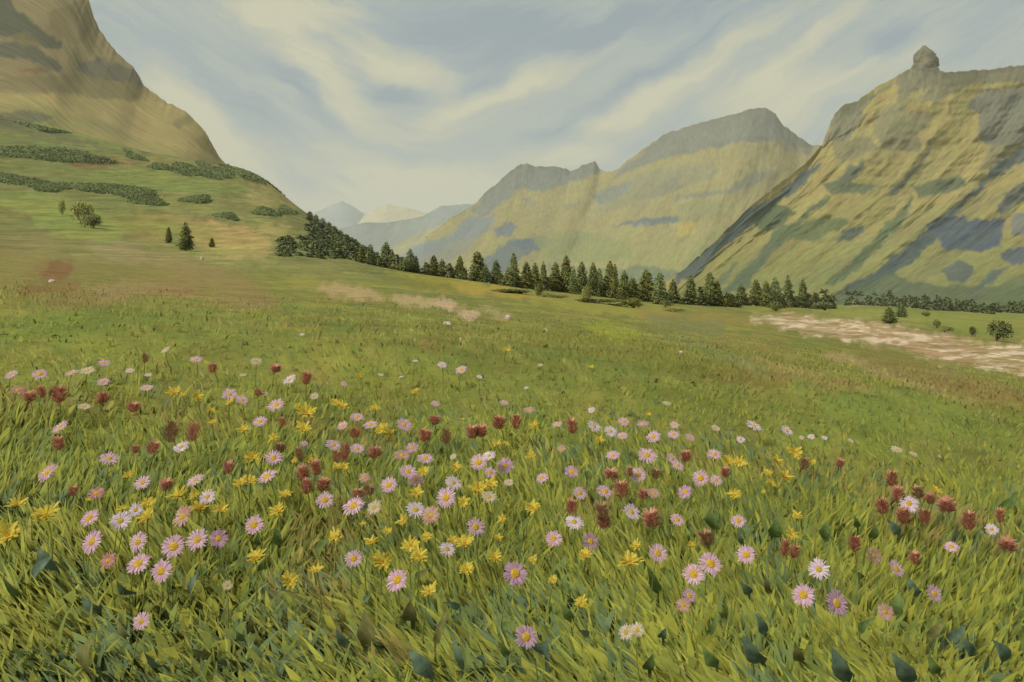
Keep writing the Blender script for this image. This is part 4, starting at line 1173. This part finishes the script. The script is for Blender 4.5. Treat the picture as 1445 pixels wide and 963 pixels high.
def flower_labels(items, lookfn, noun):
    cells = {}
    for i, it in enumerate(items): cells.setdefault(cell(it[0], it[1]), []).append(i)
    out = [None] * len(items)
    for (r, c), ids in cells.items():
        ids.sort(key=lambda i: items[i][0])
        for k, i in enumerate(ids):
            out[i] = f"{lookfn(items[i])} {noun}, {side(k, len(ids))} in the {r} band, {c} meadow"
    return out


LOOK = {'p': 'pale pink', 'w': 'whitish', 'm': 'mauve pink', 'f': 'faded rose', 'd': 'deep pink', 'c': 'faded cream'}
dl = flower_labels(DAISY, lambda d: ('large ' if d[2] > 29 else 'small ' if d[2] < 15 else '') + LOOK[d[3]], 'daisy')
yl = flower_labels(YELLOW, lambda d: ('big ragged yellow' if d[2] > 25 else 'tiny yellow' if d[2] < 13 else 'ragged yellow'), 'flower')
rl = flower_labels(RED, lambda d: ('tall brick red' if d[3] > 24 else 'brick red'), 'flower spike')


def head_rot(e_deg, yaw, roll):
    n = Vector((math.sin(yaw) * math.cos(math.radians(e_deg)), -math.cos(yaw) * math.cos(math.radians(e_deg)), math.sin(math.radians(e_deg))))
    return (n.to_track_quat('Z', 'Y').to_matrix() @ Matrix.Rotation(roll, 3, 'Z')).to_euler()


def flower_base(px, py, h):
    Y = find_Y(px, py, 1.0, 60, h)
    X = (px - CX) / F * Y
    # head exactly at the surveyed spot, root a little aside
    rx = X + random.uniform(-.035, .035); ry = Y + random.uniform(-.02, .05)
    rz = float(ground_z(rx, ry))
    hz = float(ground_z(X, Y)) + h
    return Y, (rx, ry, rz), (X - rx, Y - ry, hz - rz)


def flower_h(py):
    return random.uniform(.15, .22) if py > 640 else random.uniform(.11, .17)


for i, (px, py, w, k) in enumerate(DAISY):
    Y, b, top = flower_base(px, py, flower_h(py))
    o = tag(empty('daisy', b), dl[i], 'flower', 'pink and white daisies in the meadow')
    link('stem', stem_mesh(top, .0018 * max(1, Y / 3.5)), o)
    dia = w * 1.1 / F * Y
    e = float(np.interp(py, [500, 560, 640, 760, 900], [66, 62, 54, 42, 40])) + random.uniform(-13, 13)
    rot = head_rot(e, random.uniform(-.65, .65), random.uniform(0, 6.28))
    hp = link('petals', random.choice(PET[k]), o, top); hp.rotation_euler = rot; hp.scale = (dia, dia, dia)
    hc = link('flower_center', random.choice(DISC), o, top); hc.rotation_euler = rot
    s = dia * (1.0 if k in 'pmd' else .8) * random.uniform(.85, 1.1); hc.scale = (s, s, s)

for i, (px, py, w) in enumerate(YELLOW):
    Y, b, top = flower_base(px, py, flower_h(py))
    o = tag(empty('yellow_flower', b), yl[i], 'flower', 'yellow flowers in the meadow')
    link('stem', stem_mesh(top, .002 * max(1, Y / 3.5)), o)
    dia = w * 1.1 / F * Y
    e = random.uniform(45, 72)
    rot = head_rot(e, random.uniform(-.6, .6), random.uniform(0, 6.28))
    hp = link('petals', random.choice(YPET), o, top); hp.rotation_euler = rot; hp.scale = (dia, dia, dia)
    hc = link('flower_center', DISCY, o, top); hc.rotation_euler = rot; hc.scale = (dia, dia, dia)

for i, (px, py, w, h) in enumerate(RED):
    Y, b, top = flower_base(px, py, flower_h(py))
    o = tag(empty('red_flower', b), rl[i], 'flower', 'brick red flower spikes in the meadow')
    link('stem', stem_mesh(top, .002 * max(1, Y / 3.5)), o)
    dim = (i % 6 == 5)
    hp = link('flower_spike', random.choice(SPKD if dim else SPK), o, top)
    sx = w / F * Y / .8; sz = h / F * Y * .86
    hp.rotation_euler = (random.uniform(-.15, .15), random.uniform(-.3, .3), random.uniform(0, 6.28)); hp.scale = (sx, sx, sz)

# ------------------------------------------------------------------ dark broad leaves in the foreground
T, O_, G_ = 'teal', 'olive', 'green'
LEAF = [(*S4(x, y), w / 3, h / 3, s, c) for x, y, w, h, s, c in [
    (185, 465, 110, 80, 'f', T), (210, 430, 90, 90, 'b', T), (835, 535, 66, 110, 'f', T), (400, 622, 110, 66, 'b', T), (548, 548, 66, 66, 'b', T), (70, 545, 46, 90, 'b', G_), (115, 790, 50, 80, 'v', G_), (290, 840, 40, 44, 'b', T), (400, 850, 90, 160, 'v', O_),
    (680, 840, 44, 96, 'b', T), (1085, 700, 42, 86, 'v', O_), (870, 815, 56, 60, 'b', O_), (1010, 750, 80, 60, 'b', G_), (1370, 385, 66, 56, 'f', G_), (890, 482, 44, 40, 'f', G_), (1090, 520, 40, 50, 'f', G_), (530, 740, 60, 70, 'b', O_), (1200, 660, 46, 40, 'f', O_), (1110, 350, 34, 60, 'v', G_),
    (1185, 330, 40, 90, 'v', G_), (735, 540, 30, 60, 'v', G_)]]
LEAF += [(*S5(x, y), w / 3, h / 3, s, c) for x, y, w, h, s, c in [
    (20, 760, 60, 86, 'b', T), (110, 730, 76, 160, 'v', O_), (475, 632, 84, 44, 'b', T), (350, 490, 74, 50, 'f', O_), (310, 640, 70, 110, 'v', O_), (430, 720, 60, 140, 'f', O_), (500, 840, 50, 120, 'b', T), (880, 800, 86, 104, 'v', T), (340, 880, 120, 110, 'b', T), (1325, 520, 66, 120, 'b', G_),
    (1372, 740, 36, 60, 'v', T), (1315, 860, 50, 90, 'v', G_), (120, 597, 44, 40, 'f', T), (960, 660, 60, 80, 'b', G_), (1030, 740, 60, 40, 'b', T), (610, 855, 44, 44, 'v', T), (690, 810, 50, 76, 'b', G_), (720, 700, 70, 50, 'f', G_), (960, 540, 30, 90, 'f', G_)]]
LEAF += [(*S6(x, y), w / 3, h / 3, s, c) for x, y, w, h, s, c in [
    (140, 262, 70, 80, 'v', G_), (605, 305, 40, 84, 'v', G_), (895, 300, 66, 60, 'b', T), (985, 550, 70, 76, 'b', T), (300, 800, 120, 124, 'b', T), (665, 860, 120, 150, 'b', T), (905, 875, 124, 150, 'b', T), (330, 695, 66, 96, 'b', T), (120, 840, 84, 84, 'b', G_), (1060, 870, 70, 80, 'b', G_),
    (1150, 740, 84, 76, 'f', T), (1190, 790, 84, 84, 'b', T), (1310, 810, 90, 120, 'b', T), (745, 500, 80, 50, 'b', G_), (265, 550, 60, 60, 'b', T), (775, 700, 50, 84, 'f', G_), (1370, 180, 66, 66, 'f', G_), (360, 530, 44, 90, 'b', O_), (390, 300, 60, 80, 'v', G_), (250, 340, 32, 64, 'b', T), (800, 310, 40, 80, 'v', G_),
    (730, 270, 40, 60, 'b', G_), (130, 690, 40, 110, 'f', G_), (1065, 720, 60, 80, 'f', O_), (915, 620, 46, 90, 'v', G_), (480, 800, 70, 110, 'b', O_)]]
LM = {T: leaf_mat('teal_leaf', flat=alb(104, 124, 100), trans=.15, amount=.35, scale=45), O_: leaf_mat('olive_leaf', flat=alb(124, 122, 72), trans=.15, amount=.35, scale=45), G_: leaf_mat('green_leaf', flat=alb(112, 132, 72), trans=.15, amount=.35, scale=45)}
LOOKL = {T: 'dark blue-green', O_: 'dull olive', G_: 'dark green'}
SL_ = {'b': 'leaning left', 'f': 'leaning right', 'v': 'standing upright'}
ll = flower_labels(LEAF, lambda d: LOOKL[d[5]], 'broad leaf')
for i, (px, py, w, h, s, c) in enumerate(LEAF):
    # tip and root as seen, the root on the turf
    w *= 1.15; h *= 1.1
    hx = {'b': w * .36, 'f': -w * .36, 'v': 0}[s]
    lift = random.uniform(.055, .075)
    Y = find_Y(px + hx, py + h * .5, 1.0, 30, lift)
    rootx = (px + hx - CX) / F * Y; rz = float(ground_z(rootx, Y))
    u = Y / F
    tip = Vector((-2 * hx * u, random.uniform(-.06, .0), h * u))
    ln = tip.length; d = tip.normalized()
    wd = (w * .85 if s == 'v' else min(w, h) * .52) * u * .5
    sv = d.cross(Vector((random.uniform(-.7, .1), -1, .35))).normalized(); nv = sv.cross(d)
    V = []; Fc = []; C = []
    ts = np.linspace(0, 1, 10)
    for t in ts:
        ww = wd * (math.sin(math.pi * min(1, .06 + .94 * t) ** .9) ** .95) * (1 + .1 * math.sin(9 * t + i)) + .001
        m = d * (ln * t) + nv * (.16 * ln * math.sin(math.pi * t)) + sv * (random.Random(i).uniform(-.12, .12) * ln * math.sin(math.pi * t))
        for q in (-1, -.5, 0, .5, 1):
            V.append(tuple(m + sv * (ww * q * (1 + .08 * math.sin(13 * t + q * 5))) + nv * (abs(q) * ww * .22) + Vector((0, 0, lift))))
    for a in range(9):
        for q in range(4):
            Fc.append((a * 5 + q, a * 5 + q + 1, a * 5 + q + 6, a * 5 + q + 5))
    for q in range(5):            # stalk: the blade's base row runs down to the turf
        V.append(tuple(sv * (.002 * (q - 2) / 2) + Vector((0, 0, -.02))))
    for q in range(4):
        Fc.append((50 + q, 50 + q + 1, q + 1, q))
    Fc = [tuple(r) for r in orient(np.array(V), np.array(Fc), np.tile(np.array([[-.5, -1., .3]]), (len(V), 1)))]
    o = link('broad_leaf', mesh_np('broad_leaf', V, Fc, LM[c]), loc=(rootx, Y, rz))
    tag(o, ll[i], 'leaf', 'broad leaves among the grass')

# ------------------------------------------------------------------ a few pale stones
M_STONE = surface_mat('pale_stone', 5, 5, 5, .2, .5, .03, flat=alb(204, 182, 172))
import bmesh
stones = [(631, 456, 14, 8, 'pale pinkish stone in the green mid meadow, left of centre'), (717, 447, 10, 8, 'small pale stone right of the straw patches in mid meadow'), (285, 364, 6, 8, 'small white stone below the lone hillside conifer'), (74, 396, 12, 7, 'white stone at the bottom of the brown soil hollow'),
          (585, 480, 6, 5, 'tiny pale stone left above the daisies in mid meadow'), (650, 478, 5, 4, 'tiny pale stone above centre of the flower patch'), (962, 497, 10, 6, 'pale flat stone below the dry grass right of centre'), (770, 465, 8, 5, 'faint pale stone in mid meadow right of centre'), (427, 472, 10, 5, 'thin pale stone in the grass left of centre')]
for i, (px, py, w, h, lab) in enumerate(stones):
    Y = find_Y(px, py + h * .4, 6, 140); X = (px - CX) / F * Y
    bm = bmesh.new(); bmesh.ops.create_icosphere(bm, subdivisions=2, radius=.5)
    rg = random.Random(i)
    for v in bm.verts:
        v.co *= rg.uniform(.82, 1.12); v.co.x *= w / F * Y; v.co.y *= w / F * Y * .8; v.co.z *= h / F * Y * 1.2
    me = bpy.data.meshes.new('stone'); bm.to_mesh(me); bm.free(); me.materials.append(M_STONE)
    o = link('stone', me, loc=(X, Y, float(ground_z(X, Y)) + .1 * h / F * Y)); o.rotation_euler = (0, 0, rg.uniform(0, 3))
    tag(o, lab, 'stone')

# ------------------------------------------------------------------ air
def haze():
    m = bpy.data.materials.new('haze'); m.use_nodes = True; nt = m.node_tree
    nt.nodes.clear()
    out = nt.nodes.new('ShaderNodeOutputMaterial'); v = nt.nodes.new('ShaderNodeVolumePrincipled')
    v.inputs['Color'].default_value = (.93, .95, .92, 1); v.inputs['Density'].default_value = HAZE; v.inputs['Anisotropy'].default_value = .1
    nt.links.new(v.outputs[0], out.inputs['Volume'])
    x0, x1, y0, y1, z0, z1 = -27000, 27000, -27000, 27000, -3000, 1500
    V = [(x, y, z) for z in (z0, z1) for y in (y0, y1) for x in (x0, x1)]
    Fc = [(0, 2, 3, 1), (4, 5, 7, 6), (0, 1, 5, 4), (2, 6, 7, 3), (0, 4, 6, 2), (1, 3, 7, 5)]
    tag(link('haze', mesh_np('haze', V, Fc, m, smooth=False)), kind='stuff')


HAZE = 6.0e-5
USE_HAZE = True
if USE_HAZE: haze()

# ------------------------------------------------------------------ sun and sky
sunv = Vector((-.60, -.42, .74)).normalized()
sd = bpy.data.lights.new('sun', 'SUN'); sd.energy = 2.0; sd.angle = math.radians(24); sd.color = (1, .955, .88)
so = bpy.data.objects.new('sun', sd); COL.objects.link(so)
so.rotation_euler = (-sunv).to_track_quat('-Z', 'Y').to_euler(); so.location = (-20, -20, 40)

EXPO = 0.72
wd = bpy.data.worlds.new('World'); scene.world = wd; wd.use_nodes = True
nt = wd.node_tree; L = nt.links.new
bg = nt.nodes['Background']
sky = N(nt, 'ShaderNodeTexSky', sky_type='NISHITA'); sky.sun_disc = False
sky.sun_elevation = math.asin(sunv.z); sky.sun_rotation = math.atan2(sunv.x, sunv.y)
sky.dust_density = 3.0; sky.altitude = 1800


def mth(op, a, b=None, c=None, clamp=False):
    n = N(nt, 'ShaderNodeMath', operation=op); n.use_clamp = clamp
    for i, v in enumerate((a, b, c)):
        if v is None: continue
        if isinstance(v, (int, float)): n.inputs[i].default_value = v
        else: L(v, n.inputs[i])
    return n.outputs[0]


tc = N(nt, 'ShaderNodeTexCoord')
sep = N(nt, 'ShaderNodeSeparateXYZ'); L(tc.outputs['Generated'], sep.inputs[0])
dx, dy, dz = sep.outputs
ay = mth('ADD', mth('ABSOLUTE', dy), .12)
# bearing (a) and height (e) in units of 100 photo pixels, for naming where a cloud hangs
a0 = mth('MULTIPLY', mth('DIVIDE', dx, mth('MAXIMUM', mth('ABSOLUTE', dy), .15)), F / 100)
e0 = mth('MULTIPLY', mth('DIVIDE', dz, mth('MAXIMUM', mth('ABSOLUTE', dy), .15)), F / 100)
cmb = N(nt, 'ShaderNodeCombineXYZ'); L(a0, cmb.inputs[0]); L(e0, cmb.inputs[1])


def noise(vec, scale, detail=4, rough=.55, col=False):
    n = N(nt, 'ShaderNodeTexNoise'); n.inputs['Scale'].default_value = scale; n.inputs['Detail'].default_value = detail; n.inputs['Roughness'].default_value = rough
    L(vec, n.inputs['Vector'])
    return n.outputs['Color'] if col else n.outputs['Fac']


nw = N(nt, 'ShaderNodeSeparateXYZ'); L(noise(cmb.outputs[0], 1.1, 4, .6, True), nw.inputs[0])
ax = mth('ADD', a0, mth('MULTIPLY', mth('SUBTRACT', nw.outputs[0], .5), .55))
ex = mth('ADD', e0, mth('MULTIPLY', mth('SUBTRACT', nw.outputs[1], .5), .55))
# wind streaks: falling to the right on the left side of the sky, rising on the right, level over the valley head
ac_ = mth('SUBTRACT', ax, (610 - CX) / 100)
arc = mth('MULTIPLY', mth('SQRT', mth('MULTIPLY_ADD', ac_, ac_, 1.6)), .62)
lev = mth('SUBTRACT', ex, arc)
c2 = N(nt, 'ShaderNodeCombineXYZ'); L(mth('MULTIPLY', lev, 1.25), c2.inputs[0]); L(mth('MULTIPLY', ax, .22), c2.inputs[1])
fan = noise(c2.outputs[0], 1.0, 4, .55)
c3 = N(nt, 'ShaderNodeCombineXYZ'); L(mth('MULTIPLY', lev, 9), c3.inputs[0]); L(mth('MULTIPLY', ax, .9), c3.inputs[1])
fine = noise(c3.outputs[0], 1.0, 6, .68)

tot = mth('MULTIPLY', mth('SUBTRACT', fan, .5), .7)
tot = mth('ADD', tot, mth('MULTIPLY', mth('SUBTRACT', fine, .5), .8))
# (px,py, half length, half width, slope angle in the photo (down-right +), amount)
blobs = [(450, 100, 95, 26, 44, .55), (570, 95, 85, 26, 22, .55), (725, 120, 125, 17, -24, .6), (960, 105, 150, 20, -31, .55), (420, 15, 100, 24, 5, .5), (270, 160, 95, 28, 48, .5), (590, 275, 150, 34, -6, .6),
         (800, 222, 70, 16, -4, .4), (1085, 140, 90, 40, -10, .45), (1150, 55, 110, 15, -36, .4), (330, 225, 120, 36, 40, .35), (880, 170, 90, 24, -25, .3), (1240, 95, 90, 20, -20, .25), (480, 225, 90, 26, 20, .3), (1330, 25, 120, 30, -30, .12),
         (655, 45, 170, 42, 4, -.42), (430, 130, 62, 14, 42, -.4), (566, 130, 46, 13, 4, -.5), (672, 128, 36, 14, -20, -.4), (850, 45, 70, 16, -34, -.4), (1255, 58, 40, 20, -25, -.4), (1000, 55, 110, 20, -32, -.35), (800, 188, 60, 12, -5, -.25),
         (370, 165, 120, 20, 36, -.25), (1400, 30, 80, 40, -30, -.15), (190, 40, 60, 40, 10, -.1), (940, 15, 120, 22, -20, -.3), (880, 130, 100, 12, -30, -.25), (493, 262, 16, 5, 30, -.3), (524, 257, 14, 6, -20, -.3), (300, 70, 80, 20, 20, -.12)]
for (bx, by, hl, hw, an, am) in blobs:
    t = math.radians(-an)
    ux, uy = math.cos(t), math.sin(t)
    cxx, cyy = (bx - CX) / 100, (HY - by) / 100
    p = mth('SUBTRACT', ax, cxx); q = mth('SUBTRACT', ex, cyy)
    al = mth('MULTIPLY', mth('ADD', mth('MULTIPLY', p, ux), mth('MULTIPLY', q, uy)), 100 / hl)
    ac = mth('MULTIPLY', mth('ADD', mth('MULTIPLY', p, -uy), mth('MULTIPLY', q, ux)), 100 / hw)
    d2 = mth('ADD', mth('MULTIPLY', al, al), mth('MULTIPLY', ac, ac))
    g = mth('EXPONENT', mth('MULTIPLY', mth('POWER', d2, 1.6), -.7))
    tot = mth('MULTIPLY_ADD', g, am, tot)
tot = mth('ADD', tot, .42)
ramp = N(nt, 'ShaderNodeValToRGB'); L(tot, ramp.inputs[0])
cr = ramp.color_ramp; cr.interpolation = 'EASE'
g_ = 2 ** -EXPO
def wcol(r, g, b): return (*(lin((r, g, b)) * g_), 1)
cr.elements[0].position = 0.02; cr.elements[0].color = wcol(148, 161, 168)
cr.elements[1].position = .95; cr.elements[1].color = wcol(210, 205, 174)
for pos, c in ((.28, (162, 173, 173)), (.48, (176, 183, 174)), (.7, (194, 194, 172))):
    e = cr.elements.new(pos); e.color = wcol(*c)
# thin blue of the clear sky shows through the cloud veil
sk = N(nt, 'ShaderNodeMix', data_type='RGBA', blend_type='MULTIPLY'); sk.inputs[0].default_value = 1
L(sky.outputs[0], sk.inputs[6]); sk.inputs[7].default_value = (.09, .09, .09, 1)
mxs = N(nt, 'ShaderNodeMix', data_type='RGBA'); mxs.inputs[0].default_value = .94
L(sk.outputs[2], mxs.inputs[6]); L(ramp.outputs[0], mxs.inputs[7])
L(mxs.outputs[2], bg.inputs['Color']); bg.inputs['Strength'].default_value = 1.0

# ------------------------------------------------------------------ camera and view
cd = bpy.data.cameras.new('camera'); cam = bpy.data.objects.new('camera', cd); COL.objects.link(cam)
cam.location = (0, 0, ZC); cam.rotation_euler = (math.pi / 2, 0, 0)
cd.lens = 28; cd.sensor_width = 36; cd.sensor_fit = 'HORIZONTAL'
cd.shift_y = -(481.5 - HY) / 1445
cd.clip_start = .05; cd.clip_end = 80000
scene.camera = cam
vs = scene.view_settings
vs.view_transform = 'Standard'; vs.look = 'None'; vs.exposure = EXPO; vs.gamma = 1
vs.use_curve_mapping = False
scene.cycles.max_bounces = 5; scene.cycles.diffuse_bounces = 3; scene.cycles.transmission_bounces = 3; scene.cycles.volume_bounces = 1
scene.cycles.use_denoising = True
